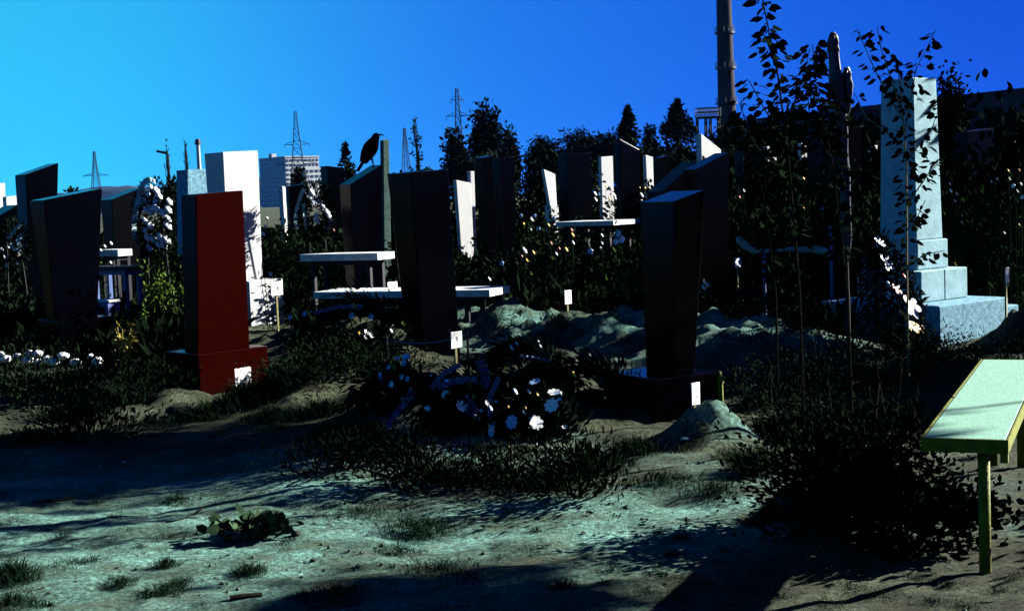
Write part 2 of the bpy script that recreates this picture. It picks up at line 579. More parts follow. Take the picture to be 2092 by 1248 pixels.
# ------------------------------------------------------------------ far buildings, chimney, pylons
def flats():
    th, d = R(38), 900.0
    A, w, t = face_plan(530, 583, 652, 340, d, th)
    ztop = at(583, 322, d).z
    g = thing('apartment_block', 'distant white slab block of flats with rows of window bands beyond the graves', 'building',
              (A.x, A.y, 0), th)
    bm = bmesh.new()
    add_box(bm, (w / 2, t / 2, ztop / 2), (w, t, ztop))
    obj('wall', bm, M_PANEL, g)
    bm = bmesh.new()
    add_box(bm, (w / 2, t / 2, ztop + 0.4), (w + 0.8, t + 0.8, 0.8))
    roof = obj('roof', bm, M_PANEL, g)
    bm = bmesh.new()
    add_box(bm, (w * 0.12, t * 0.62, ztop + 2.0), (3.4, 4.0, 2.6))
    obj('stair_head', bm, M_PANEL, roof)
    n = int(ztop / 3.0)
    cols = 9
    win = None
    for k in range(n):
        z = ztop - 1.9 - 3.0 * k
        for c in range(cols):
            if win is None:
                bm = bmesh.new()
                add_box(bm, (0, 0, 0), (w / cols * 0.55, 0.3, 1.5))
                win = obj('window', bm, M_GLASS, g)
                o = win
            else:
                o = win.copy()
                COL.objects.link(o)
            o.location = (w * (c + 0.5) / cols, -0.05, z)
    band = None
    for k in range(n):
        z = ztop - 1.9 - 3.0 * k
        if band is None:
            bm = bmesh.new()
            add_box(bm, (0, 0, 0), (0.3, t * 0.84, 1.6))
            band = obj('window_band', bm, M_GLASS, g)
            o = band
        else:
            o = band.copy()
            COL.objects.link(o)
        o.location = (-0.05, t / 2, z)
flats()

def low_block():
    d = 880.0
    p0, p1 = at(622, 345, d), at(662, 345, d)
    zt = at(640, 343, d).z
    g = thing('low_building', 'low white distant building beside the block of flats', 'building', ((p0.x + p1.x) / 2, d, 0), R(38))
    w = (p1.x - p0.x) * 1.15
    bm = bmesh.new()
    add_box(bm, (0, 6, zt / 2), (w, 12, zt))
    obj('wall', bm, M_PANEL, g)
    win = None
    for k in range(3):
        for c in range(4):
            if win is None:
                bm = bmesh.new()
                add_box(bm, (0, 0, 0), (w / 4 * 0.6, 0.3, 1.6))
                win = o = obj('window', bm, M_GLASS, g)
            else:
                o = win.copy()
                COL.objects.link(o)
            o.location = (-w / 2 + w * (c + 0.5) / 4, -0.05, zt - 2.0 - 3.3 * k)
low_block()

def factory():
    a, b = at(1480, 244, 255), at(2220, 165, 180)
    th = math.atan2(b.y - a.y, b.x - a.x)
    L = (b.xy - a.xy).length
    zt = 12.7
    g = thing('factory_hall', 'long dark factory hall with flat roof behind the trees by the chimney', 'building', (a.x, a.y, 0), th)
    bm = bmesh.new()
    add_box(bm, (L / 2, 10, zt / 2), (L, 20, zt))
    obj('wall', bm, M_BRICK, g)
    bm = bmesh.new()
    add_box(bm, (L / 2, 10, zt + 0.25), (L + 0.8, 20.8, 0.5))
    roof = obj('roof', bm, M_BRICK, g)
    for k, x in enumerate((L * 0.83, L * 0.86, L * 0.91)):
        bm = bmesh.new()
        add_tube(bm, [(x, 4, zt + 0.4), (x, 4, zt + 1.5)], 0.35, 8)
        add_tube(bm, [(x, 4, zt + 1.5), (x, 4, zt + 1.75)], [0.65, 0.1], 8)
        obj('vent', bm, M_DKMETAL, roof)
    win = None
    for r in range(2):
        for c in range(24):
            if win is None:
                bm = bmesh.new()
                add_box(bm, (0, 0, 0), (2.2, 0.3, 3.2))
                win = o = obj('window', bm, M_DUSTY, g)
            else:
                o = win.copy()
                COL.objects.link(o)
            o.location = (L * (c + 0.5) / 24, -0.06, 3.4 + 5.2 * r)
factory()

def chimney():
    d = 275.0
    p = at(1486, 262, d)
    H = 62.0
    g = thing('factory_chimney', 'tall round brick factory chimney with two ring platforms', 'chimney', (p.x, d, 0))
    bm = bmesh.new()
    n = 26
    add_tube(bm, [(0, 0, H * i / n) for i in range(n + 1)], [1.95 - 0.85 * i / n for i in range(n + 1)], 28)
    obj('shaft', bm, M_CHIM, g, smooth_shade=True)
    for py in (68, 140, 212):
        z = at(1480, py, d).z
        r = 1.95 - 0.85 * z / H
        bm = bmesh.new()
        add_tube(bm, [(0, 0, z - 0.16), (0, 0, z + 0.16)], r + 0.42, 28)
        ring = obj('ring_platform', bm, M_DKMETAL, g)
        bm = bmesh.new()
        for k in range(14):
            a = 2 * math.pi * k / 14
            add_tube(bm, [((r + .38) * math.cos(a), (r + .38) * math.sin(a), z + 0.16), ((r + .38) * math.cos(a), (r + .38) * math.sin(a), z + 1.1)], 0.04, 4)
        add_tube(bm, [((r + .38) * math.cos(2 * math.pi * k / 28), (r + .38) * math.sin(2 * math.pi * k / 28), z + 1.1) for k in range(29)], 0.05, 4)
        obj('railing', bm, M_DKMETAL, ring)
    bm = bmesh.new()
    for k in range(60):
        add_box(bm, (-0.25, -2.2 + 0.85 * k / 60, 1 + k), (0.5, 0.05, 0.06))
    obj('ladder', bm, M_DKMETAL, g)
chimney()

def gantry():
    d = 240.0
    c = at(1446, 231, d)
    w = 47 / FPX * d
    g = thing('steel_gantry', 'railed steel platform on lattice legs beside the factory chimney', 'gantry', (c.x, d, 0))
    bm = bmesh.new()
    add_box(bm, (0, 0, c.z - 0.8), (w, 2.4, 0.35))
    obj('deck', bm, M_DKMETAL, g)
    bm = bmesh.new()
    for yy in (-1.15, 1.15):
        for zz in (c.z + 0.8, c.z + 0.1):
            add_box(bm, (0, yy, zz), (w, 0.10, 0.12))
        for k in range(7):
            x = -w / 2 + w * k / 6
            add_tube(bm, [(x, yy, c.z - 0.7), (x, yy, c.z + 0.85)], 0.07, 4)
            if k < 6:
                add_tube(bm, [(x, yy, c.z - 0.6), (x + w / 6, yy, c.z + 0.8)], 0.05, 4)
    kind(obj('railing', bm, M_DKMETAL, g), 'stuff')
    for x in (-w * 0.47, -w * 0.1, w * 0.1, w * 0.45):
        bm = bmesh.new()
        for yy in (-1, 1):
            add_tube(bm, [(x, yy, 0), (x, yy, c.z - 0.8)], 0.14, 5)
        for k in range(8):
            z0 = (c.z - 1) * k / 8
            z1 = (c.z - 1) * (k + 1) / 8
            add_tube(bm, [(x, -1 if k % 2 else 1, z0), (x, 1 if k % 2 else -1, z1)], 0.07, 4)
        obj('leg', bm, M_DKMETAL, g)
gantry()

def pylon(px, ytop, d, label, arms, wbase=0.17, yaw=0.0):
    """lattice tower: four legs, bracing, cross arms; arms: list of (height fraction, half span fraction)"""
    top = at(px, ytop, d)
    H = top.z
    g = thing('power_pylon', label, 'pylon', (top.x, d, 0), yaw, 'power pylons on the skyline')
    rt = max(0.12, 0.62 * d / FPX)
    def half(f):
        return H * (wbase * 0.5 * (1 - f) ** 1.25 + 0.012)
    bm = bmesh.new()
    lev = [0, 0.16, 0.30, 0.42, 0.53, 0.62, 0.70, 0.77, 0.83, 0.89, 0.94, 1.0]
    for sx in (-1, 1):
        for sy in (-1, 1):
            add_tube(bm, [(sx * half(f), sy * half(f), H * f) for f in lev], rt, 4)
    obj('leg_frame', bm, M_PYLON, g)
    bm = bmesh.new()
    for a, b in zip(lev[:-1], lev[1:]):
        for sx, sy, ex, ey in ((-1, -1, 1, -1), (1, -1, 1, 1), (1, 1, -1, 1), (-1, 1, -1, -1)):
            A, B = half(a), half(b)
            add_tube(bm, [(sx * A, sy * A, H * a), (ex * B, ey * B, H * b)], rt * 0.55, 3)
            add_tube(bm, [(ex * A, ey * A, H * a), (sx * B, sy * B, H * b)], rt * 0.55, 3)
            add_tube(bm, [(sx * B, sy * B, H * b), (ex * B, ey * B, H * b)], rt * 0.55, 3)
    obj('bracing', bm, M_PYLON, g)
    for f, s in arms:
        bm = bmesh.new()
        for sg in (-1, 1):
            h = half(f)
            tip = (sg * H * s, 0, H * f)
            for sy in (-1, 1):
                add_tube(bm, [(sg * h, sy * h, H * f), tip], rt * 0.8, 4)
                add_tube(bm, [(sg * h, sy * h, H * (f + 0.035)), tip], rt * 0.6, 4)
            add_tube(bm, [tip, (tip[0], 0, H * f - H * 0.035)], rt * 0.7, 4)
        obj('cross_arm', bm, M_PYLON, g)
    return g

pylon(192, 310, 1000, 'small faint pylon standing before the low hill', [(0.62, 0.20), (0.34, 0.24)], 0.20)
pylon(603, 228, 540, 'broad lattice pylon with two cross arms beside the block of flats', [(0.66, 0.13), (0.46, 0.20)], 0.20, 0.2)
pylon(933, 181, 430, 'slender tall pylon rising behind the dark tree crowns', [(0.90, 0.055), (0.76, 0.10), (0.45, 0.08)], 0.10, 0.1)
pylon(826, 262, 600, 'narrow pylon without arms beside the thin bare tree', [(0.8, 0.04)], 0.14, 0.5)

def mast(px, ytop, d, label, w):
    top = at(px, ytop, d)
    g = thing('far_mast', label, 'mast', (top.x, d, 0))
    bm = bmesh.new()
    add_tube(bm, [(0, 0, 0), (0, 0, top.z)], [w * 1.3, w], 10)
    obj('pole', bm, M_PANEL, g)
    bm = bmesh.new()
    add_tube(bm, [(0, 0, top.z - w), (0, 0, top.z + w * 2)], [w * 1.8, w * 1.2], 10)
    obj('head', bm, M_DKMETAL, g)
mast(404, 292, 500, 'thin white chimney mast with a dark head on the left skyline', 0.65)

def street_lamp():
    d = 70.0
    top = at(333, 316, d)
    g = thing('street_lamp', 'street lamp with a bent arm above the left headstones', 'lamp', (top.x + 0.25, d, 0.3))
    bm = bmesh.new()
    H = top.z - 0.3
    add_tube(bm, [(0, 0, 0), (0, 0, H), (-0.25, 0, H + 0.12)], [0.07, 0.045, 0.04], 6)
    obj('pole', bm, M_DKMETAL, g)
    bm = bmesh.new()
    add_box(bm, (-0.32, 0, H + 0.12), (0.5, 0.16, 0.12), Matrix.Rotation(R(15), 3, 'Y'))
    obj('lamp_head', bm, M_DKMETAL, g, bevel=0.03)
street_lamp()

# ------------------------------------------------------------------ headstones
TH_L, TH_C, TH_R = R(45), R(38), R(32)
STONE_GROUP = 'headstones in the cemetery'

def rock_grain(bm, amt):
    for v in bm.verts:
        v.co += Vector((random.uniform(-amt, amt), random.uniform(-amt, amt), random.uniform(-amt, amt)))

def headstone(label, top, bot, ytop, ybot, d, th, material, plinth=None, tmax=0.45, name='headstone', cat='headstone', prof=None,
              side=None):
    """top/bot: (left edge, near corner, right edge) pixels; ytop: (y at corner, y at right edge); ybot: y of slab foot.
    plinth: (left, corner, right, ytop, ybottom)"""
    A, w, t = face_plan(top[0], top[1], top[2], ytop[0], d, th)
    B, wb, tb = face_plan(bot[0], bot[1], bot[2], ybot, d, th)
    t = min(max(t, 0.10), tmax)
    tb = min(max(tb, 0.10), tmax)
    u = Vector((math.cos(th), math.sin(th)))
    z0 = at(top[1], ytop[0], d).z
    dr = A.y + w * u.y
    z1 = at(top[2], ytop[1], dr).z
    zb = at(bot[1], ybot, d).z
    gx, gy = B.x + wb / 2 * u.x, B.y + wb / 2 * u.y
    gz = hz(gx, gy)
    base = Vector((B.x, B.y, 0))
    g = thing(name, label, cat, base, th, STONE_GROUP)
    ox = (A - B).dot(u)
    oy = (A - B).dot(Vector((-u.y, u.x)))
    foot = zb if plinth else gz - 0.15
    bm = bmesh.new()
    P = {}
    for key, (x, yy, z) in {
        'fl': (0, 0, foot), 'fr': (wb, 0, foot), 'br': (wb, tb, foot), 'bl': (0, tb, foot),
        'tfl': (ox, oy, z0), 'tfr': (ox + w, oy, z1), 'tbr': (ox + w, oy + t, z1), 'tbl': (ox, oy + t, z0)}.items():
        P[key] = bm.verts.new((x, yy, z))
    for f in (('fl', 'fr', 'tfr', 'tfl'), ('fr', 'br', 'tbr', 'tfr'), ('br', 'bl', 'tbl', 'tbr'),
              ('bl', 'fl', 'tfl', 'tbl'), ('tfl', 'tfr', 'tbr', 'tbl'), ('bl', 'br', 'fr', 'fl')):
        bm.faces.new([P[k] for k in f])
    obj('slab', bm, material, g, bevel=0.008)
    if plinth:
        pl, pc, pr, yt, yb = plinth
        dp = d - 0.10
        C, pw, pt = face_plan(pl, pc, pr, yt, dp, th)
        pt = min(max(pt, tb + 0.12), 0.9)
        pzt = zb + 0.002
        off = Vector((C.x - B.x, C.y - B.y))
        cx, cy = off.dot(u), off.dot(Vector((-u.y, u.x)))
        cy = min(cy, -0.05)
        pzb = hz(C.x, C.y) - 0.12
        bm = bmesh.new()
        add_box(bm, (cx + pw / 2, cy + pt / 2, (pzt + pzb) / 2), (pw, pt, pzt - pzb))
        obj('plinth', bm, material, g, bevel=0.010)
    return g

hs = headstone
# --- left group
hs('black headstone with slanted top, widening upward, on a plinth beside the blue-legged table',
   (60, 90, 210), (96, 112, 200), (409, 385), 655, 15.6, TH_L, M_BLACK, (78, 120, 232, 655, 722))
hs('tall black slant-topped headstone standing behind the wider one on its plinth',
   (30, 52, 121), (52, 68, 112), (357, 333), 690, 19.5, TH_L, M_BLACK)
hs('low black slanted headstone at the cemetery edge beside the pale ribboned wreath',
   (-60, -20, 40), (-40, -10, 36), (452, 418), 640, 20.5, TH_L, M_BLACK)
hs('slender white headstone far off behind the black slanted stones', (-22, -6, 10), (-20, -5, 11), (376, 374), 450, 34, TH_L, M_WHITE)
hs('low white block headstone beside the slender white one', (5, 12, 36), (5, 12, 36), (402, 400), 452, 32, TH_L, M_WHITE)
hs('black headstone with steep slanted top behind the tall ribboned wreath',
   (205, 228, 290), (222, 240, 284), (408, 384), 600, 22.5, TH_L, M_BLACKR)
hs('small grey pitted headstone left of the tall white stele',
   (360, 383, 424), (362, 384, 425), (347, 345), 560, 27.0, TH_L, M_GREYST)
hs('tall blank white stele with sunlit face behind the red stone',
   (417, 455, 527), (436, 468, 537), (311, 308), 576, 17.9, TH_L, M_WHITE, (458, 508, 578, 576, 662), name='white_stele', cat='stele')
hs('dark red granite headstone with flat top on a wide red plinth',
   (369, 400, 497), (378, 404, 511), (397, 389), 722, 12.0, TH_L, M_RED, (338, 404, 547, 722, 812), name='red_headstone')
hs('small black headstone with lit left edge between the white stele and the second wreath',
   (585, 590, 622), (590, 596, 616), (380, 376), 520, 26, TH_C, M_BLACK)
hs('narrow white-edged slab leaning beside the small black headstone',
   (574, 577, 583), (582, 584, 589), (380, 382), 500, 25.6, R(60), M_WHITE, tmax=0.12)
hs('black flat-topped headstone behind the crow\'s stone near the small fir',
   (654, 668, 704), (668, 680, 706), (339, 343), 560, 25, TH_C, M_BLACK)
# --- centre
hs('black slant-topped headstone with a crow perched on its high corner',
   (693, 716, 783), (712, 728, 783), (377, 336), 640, 17.5, TH_C, M_BLACK)
hs('pale green-grey narrow obelisk directly behind the crow', (778, 783, 795), (778, 784, 799), (287, 285), 560, 23, TH_C, mat('mossy_stone', (0.030, 0.055, 0.050), 0.9, 0.05, 0.4, 20.0))
hs('large black tapered headstone with peaked top rising behind the wreath pile',
   (790, 838, 916), (836, 868, 942), (352, 346), 742, 13.2, TH_C, M_BLACK, (830, 876, 960, 700, 760))
hs('white trapezoid headstone tilted toward its thin white neighbour',
   (928, 932, 962), (938, 942, 966), (368, 374), 470, 26, TH_C, M_WHITE, tmax=0.15)
hs('thin upright white slab beside the tilted white trapezoid', (957, 961, 969), (958, 963, 973), (350, 350), 500, 26.6, TH_C, M_WHITE, tmax=0.14)
hs('twin-like tall black headstone with flat top, its narrow side toward the pylon',
   (968, 985, 1008), (988, 1000, 1020), (322, 318), 560, 22.5, TH_C, M_BLACK)
hs('tall black headstone with fine vertical edge before the dark tree crowns',
   (1006, 1020, 1050), (1022, 1034, 1056), (322, 320), 580, 20.5, TH_C, M_BLACK)
hs('small white slant-topped headstone far among the flowers',
   (1107, 1111, 1134), (1122, 1124, 1138), (346, 356), 420, 33, TH_C, M_WHITE, (1116, 1124, 1140, 395, 430))
hs('broad black headstone standing between the small white slanted one and the white rectangle',
   (1140, 1158, 1208), (1148, 1164, 1210), (314, 312), 520, 27, TH_C, M_BLACK)
hs('bright white rectangular headstone before the broad willow',
   (1222, 1228, 1252), (1224, 1230, 1254), (321, 319), 420, 36, TH_C, M_WHITE)
hs('tall black headstone whose top slopes down toward the thin white one',
   (1256, 1266, 1306), (1262, 1272, 1308), (284, 306), 500, 28, TH_C, M_BLACK)
hs('thin white headstone next to the tall black sloping one',
   (1316, 1319, 1334), (1322, 1325, 1336), (317, 321), 420, 33, TH_C, M_WHITE, tmax=0.2)
hs('black headstone behind the long sloped stone, flat topped', (1336, 1344, 1366), (1340, 1348, 1368), (322, 318), 480, 31, TH_C, M_BLACK)
hs('low black stone with long sloping top behind the front tapered stone',
   (1322, 1352, 1424), (1330, 1356, 1424), (392, 330), 640, 20.0, TH_C, M_BLACK)
hs('white headstone with sharp pointed sloping top behind the black stones',
   (1422, 1432, 1472), (1426, 1436, 1472), (273, 306), 460, 26, TH_C, M_WHITE)
hs('black headstone with slanted top, just behind the front tapered stone',
   (1396, 1424, 1490), (1410, 1434, 1488), (346, 311), 680, 16.2, TH_R, M_BLACK)
hs('big black tapered headstone with slanted top on a broad plinth, numbered stake before it',
   (1308, 1376, 1441), (1320, 1378, 1420), (412, 388), 768, 9.55, TH_R, M_BLACK, (1228, 1330, 1466, 768, 892), tmax=0.5)
# --- right, half hidden by saplings
hs('white headstone seen through sapling leaves, left of the wrapped post', (1560, 1567, 1586), (1562, 1569, 1588), (300, 298), 470, 24, TH_R, M_WHITE)
hs('thin white headstone with broken top beside the wrapped post', (1634, 1637, 1648), (1636, 1639, 1650), (292, 300), 400, 25, TH_R, M_WHITE)
hs('short white headstone behind the leafy sapling stems right of the wrapped post', (1778, 1781, 1793), (1780, 1783, 1795), (298, 297), 400, 25, TH_R, M_WHITE)
hs('narrow white marker slab at the factory side of the cemetery', (2070, 2073, 2083), (2071, 2074, 2084), (262, 261), 330, 26, TH_R, M_WHITE)
hs('wide black headstone in the thicket behind the wrapped post', (1650, 1690, 1760), (1655, 1694, 1760), (262, 258), 560, 21, TH_R, M_BLACK)
hs('dark square headstone in the thicket behind the obelisk', (1950, 1975, 2030), (1955, 1980, 2030), (268, 262), 560, 20, TH_R, M_BLACK)
hs('dark headstone between saplings before the factory hall', (1500, 1520, 1556), (1504, 1524, 1556), (300, 296), 560, 22, TH_R, M_BLACK)

# --- concrete obelisk built of blocks
def obelisk():
    th, d = R(38), 14.0
    A, w, t = face_plan(1803, 1857, 1905, 160, d, th)
    B, wb, tb = face_plan(1812, 1872, 1926, 490, d, th)
    u = Vector((math.cos(th), math.sin(th)))
    v = Vector((-u.y, u.x))
    tb, t = wb, w
    g = thing('obelisk', 'tall tapering concrete obelisk on stepped block base with sunlit side', 'obelisk', (B.x, B.y, 0), th)
    ox, oy = (A - B).dot(u), (A - B).dot(v)
    zt, zf = at(1857, 158, d).z, at(1872, 492, d).z
    bm = bmesh.new()
    a = [bm.verts.new(p) for p in ((0, 0, zf), (wb, 0, zf), (wb, tb, zf), (0, tb, zf))]
    cx, cy = wb / 2, tb / 2
    b = [bm.verts.new((cx + sx * w / 2, cy + sy * w / 2, zt)) for sx, sy in ((-1, -1), (1, -1), (1, 1), (-1, 1))]
    bm.faces.new(list(reversed(a)))
    bm.faces.new(b)
    for i in range(4):
        j = (i + 1) % 4
        bm.faces.new((a[i], a[j], b[j], b[i]))
    obj('shaft', bm, M_CONC, g, bevel=0.012)
    gz = hz(B.x, B.y) - 0.1
    z1, z2, z3 = at(1872, 552, d).z, at(1890, 615, d).z, gz
    e1 = 0.035
    bm = bmesh.new()
    add_box(bm, (cx, cy, (zf + z1) / 2), (wb + 2 * e1, wb + 2 * e1, zf - z1))
    obj('cap_block', bm, M_CONC, g, bevel=0.012)
    e2 = 0.17
    s2 = wb + 2 * e2
    for i in range(2):
        for j in range(2):
            bm = bmesh.new()
            add_box(bm, (cx + (i - .5) * s2 / 2, cy + (j - .5) * s2 / 2, (z1 + z2) / 2), (s2 / 2 - 0.006, s2 / 2 - 0.006, z1 - z2 - 0.004))
            obj('block', bm, M_CONC, g, bevel=0.010)
    e3 = 0.36
    s3 = wb + 2 * e3
    bm = bmesh.new()
    add_box(bm, (cx, cy, (z2 + z3) / 2), (s3, s3 * 1.25, z2 - z3))
    obj('foundation', bm, M_GREYST, g, bevel=0.015)
    # thick lower apron standing out to the sunny side
    bm = bmesh.new()
    add_box(bm, (cx + s3 * 0.30, cy - 0.08, z2 - 0.10 + (z3 - z2 + 0.10) / 2), (s3 * 0.9, s3 * 1.0, z2 - 0.10 - z3))
    obj('apron', bm, M_GREYST, g, bevel=0.015)
obelisk()

# ------------------------------------------------------------------ tables and benches among the graves
def slab_table(label, fxl, fx0, fx1, ytop, d, th, thick, leg_mat, name, cat, split=None, legw=0.05, top_mat=M_SLAB, Lmax=3.0):
    A, w, t = face_plan(fxl, fx0, fx1, ytop, d, th)
    t = min(t, Lmax)
    z = at(fx0, ytop, d).z
    g = thing(name, label, cat, (A.x, A.y, 0), th)
    bm = bmesh.new()
    add_box(bm, (w / 2, t / 2, z - thick / 2), (w, t, thick))
    obj('top', bm, top_mat, g, bevel=0.004)
    bm = bmesh.new()
    add_box(bm, (w / 2, t / 2, z - thick - 0.03), (w * 0.7, t * 0.8, 0.055))
    obj('frame', bm, leg_mat, g)
    for i in (0.14, 0.86):
        for j in (0.14, 0.86):
            x, yy = w * j, t * i
            gx = A.x + x * math.cos(th) - yy * math.sin(th)
            gy = A.y + x * math.sin(th) + yy * math.cos(th)
            gz = hz(gx, gy) - 0.06
            bm = bmesh.new()
            add_box(bm, (x, yy, (gz + z - thick) / 2), (legw, legw, z - thick - gz))
            obj('leg', bm, leg_mat, g)
    return g

slab_table('white-topped narrow table between the front tapered stone and bright flowers', 1135, 1253, 1308, 451, 22.5, R(52), 0.075, M_DKMETAL, 'grave_table', 'table')
slab_table('white-topped table with a shaded long edge beside the crow\'s stone', 612, 771, 806, 517, 16.7, R(62), 0.085, M_DKMETAL, 'grave_table', 'table')
slab_table('long low white bench running behind the peaked black headstone', 640, 1000, 1042, 592, 14.9, R(68), 0.075, M_DKMETAL, 'grave_bench', 'bench', Lmax=2.6)
slab_table('weathered dark table on blue legs behind the left black headstone', 178, 262, 300, 545, 17.6, R(50), 0.05, M_BLUEPIPE, 'grave_table', 'table', top_mat=M_DKMETAL)
slab_table('small pale bench behind the blue-legged table', 200, 240, 270, 510, 20.5, R(50), 0.10, M_DKMETAL, 'grave_bench', 'bench')
slab_table('low dark stool with thin top near the blue-legged table', 192, 222, 246, 613, 17.2, R(50), 0.03, M_BLUEPIPE, 'stool', 'stool')

# little cups and jars left on the bench
def cup(p, r, h, label, m):
    bm = bmesh.new()
    prof = [(r * 0.8, 0), (r, h * 0.5), (r * 0.95, h)]
    add_tube(bm, [(0, 0, z) for _, z in prof], [q for q, _ in prof], 10, cap=False)
    bmesh.ops.create_circle(bm, cap_ends=True, segments=10, radius=r * 0.8)
    o = obj('jar', bm, m, None, smooth_shade=True)
    o.location = p
    tag(o, label, 'jar')

# foreground bench with yellow frame
def front_bench():
    nl, nr = at(1884, 893, 5.62), at(2052, 893, 5.56)
    fl = at(1998, 766, 7.75)
    zt = nl.z
    ax = (fl.xy - nl.xy)
    L = ax.length + 0.25
    th = math.atan2(ax.y, ax.x) - math.pi / 2
    w = (nr.xy - nl.xy).length * 1.02
    g = thing('yellow_bench', 'pale green-topped bench with yellow angle-iron frame beside the dark shrub', 'bench', (nl.x, nl.y, 0), th)
    bm = bmesh.new()
    for k in range(3):
        pass
    add_box(bm, (w / 2, L / 2, zt - 0.012), (w - 0.012, L - 0.012, 0.024))
    obj('seat_board', bm, M_BENCHTOP, g, bevel=0.004)
    for (c, s) in (((w / 2, -0.003, zt - 0.028), (w + 0.012, 0.006, 0.056)), ((w / 2, L + 0.003, zt - 0.028), (w + 0.012, 0.006, 0.056)),
                   ((-0.003, L / 2, zt - 0.028), (0.006, L, 0.056)), ((w + 0.003, L / 2, zt - 0.028), (0.006, L, 0.056))):
        bm = bmesh.new()
        add_box(bm, c, s)
        obj('frame_rail', bm, M_YELLOW, g)
    bm = bmesh.new()
    add_box(bm, (w - 0.012, 0.03, zt - 0.075), (0.03, 0.04, 0.04))
    obj('corner_lug', bm, M_YELLOW, g)
    for x, yy in ((w * 0.70, 0.10), (w * 0.70, L - 0.3), (w * 0.25, L - 0.3)):
        gx = nl.x + x * math.cos(th) - yy * math.sin(th)
        gy = nl.y + x * math.sin(th) + yy * math.cos(th)
        bm = bmesh.new()
        add_tube(bm, [(x, yy, hz(gx, gy) - 0.1), (x, yy, zt - 0.026)], 0.024, 14)
        obj('leg', bm, M_YELLOW, g, smooth_shade=True)
    bm = bmesh.new()
    add_tube(bm, [(w * 0.70, 0.10, zt - 0.05), (w * 0.70, L - 0.3, zt - 0.05)], 0.016, 8)
    obj('cross_bar', bm, M_YELLOW, g, smooth_shade=True)
front_bench()

# ------------------------------------------------------------------ numbered stakes
def number_stake(px0, px1, py0, py1, pyfoot, label, marks, d=None, yaw=R(48), stake=True):
    pc = (px0 + px1) / 2
    if d is None:
        d = ground_at(pc, pyfoot).y
    c = at(pc, (py0 + py1) / 2, d)
    h = (py1 - py0) / FPX * d
    w = (px1 - px0) / FPX * d / math.cos(yaw) * 0.95
    gz = hz(c.x, d)
    g = thing('number_stake', label, 'marker', (c.x, d, gz), yaw, 'numbered grave stakes')
    zc = c.z - gz
    bm = bmesh.new()
    add_box(bm, (0, 0, zc), (w, 0.006, h))
    rock_grain(bm, 0.002)
    pl = obj('plate', bm, M_SIGN, g, bevel=0.002)
    bm = bmesh.new()
    for (x, z, sw, sh) in marks:
        add_box(bm, (x * w, -0.005, zc + z * h), (sw * w, 0.003, sh * h))
    obj('digit', bm, M_INK, pl)
    bm = bmesh.new()
    add_box(bm, (0, 0.014, zc / 2 - 0.06), (0.022, 0.016, zc + 0.12))
    obj('stake', bm, M_WOOD, g)
    return g

ONE = [(0.05, 0.05, 0.07, 0.30), (-0.03, 0.14, 0.10, 0.05)]
DOTS = [(0.05, 0.22, 0.09, 0.05), (0.05, -0.15, 0.09, 0.05)]
number_stake(482, 511, 751, 790, 830, 'white number plate on a stake before the red headstone plinth', [(-0.12, -0.1, 0.08, 0.05)], d=11.2)
number_stake(921, 944, 677, 711, 750, 'white number plate on a yellow stake before the peaked black headstone', ONE, d=10.9)
number_stake(1411, 1431, 781, 827, 872, 'white number plate on a stake stuck in the lit earth lump', DOTS, d=8.75)
number_stake(1153, 1168, 593, 621, 648, 'white number plate on a stake on the sand heap crest', [(0.1, 0.0, 0.1, 0.1)], d=15.0)
number_stake(1500, 1516, 526, 546, 575, 'small white number plate under the bent pale branch', [], d=16.5)
number_stake(555, 576, 575, 603, 650, 'white number plate on a yellow stake against the white stele foot', [(0.1, 0.0, 0.08, 0.3)], d=16.2)
number_stake(792, 811, 576, 593, 640, 'small white number plate showing just above the long bench', [(0.2, -0.25, 0.1, 0.2)], d=15.6)
number_stake(2051, 2064, 546, 578, 610, 'white number plate on the mossy heap beside the obelisk', [], d=13.2)

# ------------------------------------------------------------------ plants: shared meshes
def unit(v):
    return v / np.maximum(np.linalg.norm(v, axis=1, keepdims=True), 1e-6)

def ellipsoid_cloud(n, rx, ry, rz, rng, shell=0.35, lump=0.3, zmin=-0.75):
    """points in an uneven crown, gathered in clumps"""
    k = max(6, n // 40)
    cent = unit(rng.normal(size=(k, 3))) * rng.uniform(shell, 1.0, (k, 1))
    cent[:, 2] = np.maximum(cent[:, 2], zmin)
    idx = rng.integers(0, k, n)
    P = cent[idx] + rng.normal(size=(n, 3)) * lump * rng.uniform(0.5, 1.2, (k, 1))[idx]
    return P * np.array([rx, ry, rz])

def stems_mesh(name, tips, base, r0, r1, rng, bend=0.15):
    bm = bmesh.new()
    for t in tips:
        b = Vector(base) + Vector((rng.normal() * 0.03, rng.normal() * 0.03, 0))
        t = Vector(t)
        m = b.lerp(t, 0.5) + Vector((rng.normal() * bend * 0.3, rng.normal() * bend * 0.3, (t - b).length * bend))
        add_tube(bm, [b, m, t], [r0, (r0 + r1) / 2, r1], 4, cap=False)
    me = bpy.data.meshes.new(name)
    bm.to_mesh(me)
    bm.free()
    return me

def make_bush(name, label, n, rx, ry, rz, leaf, wid, material, seed, group, up=0.6, lump=0.28, cat='bush'):
    rng = np.random.default_rng(seed)
    P = ellipsoid_cloud(n, rx, ry, rz, rng, 0.25, lump)
    P[:, 2] += rz * 0.95
    P[:, 2] = np.maximum(P[:, 2], 0.02)
    D = unit(P - np.array([0, 0, rz * 0.3])) + rng.normal(size=(n, 3)) * 0.7 + np.array([0, 0, up])
    g = thing(name, label, cat, (0, 0, 0), 0, group)
    link_mesh('foliage', quad_mesh(name + '_leaf', leaf_quads(P, D, leaf, wid, rng, oval=True)), g, material)
    tips = P[rng.integers(0, n, 9)]
    link_mesh('stem', stems_mesh(name + '_stem', tips, (0, 0, -0.05), 0.012, 0.004, rng), g, M_BARK)
    return g

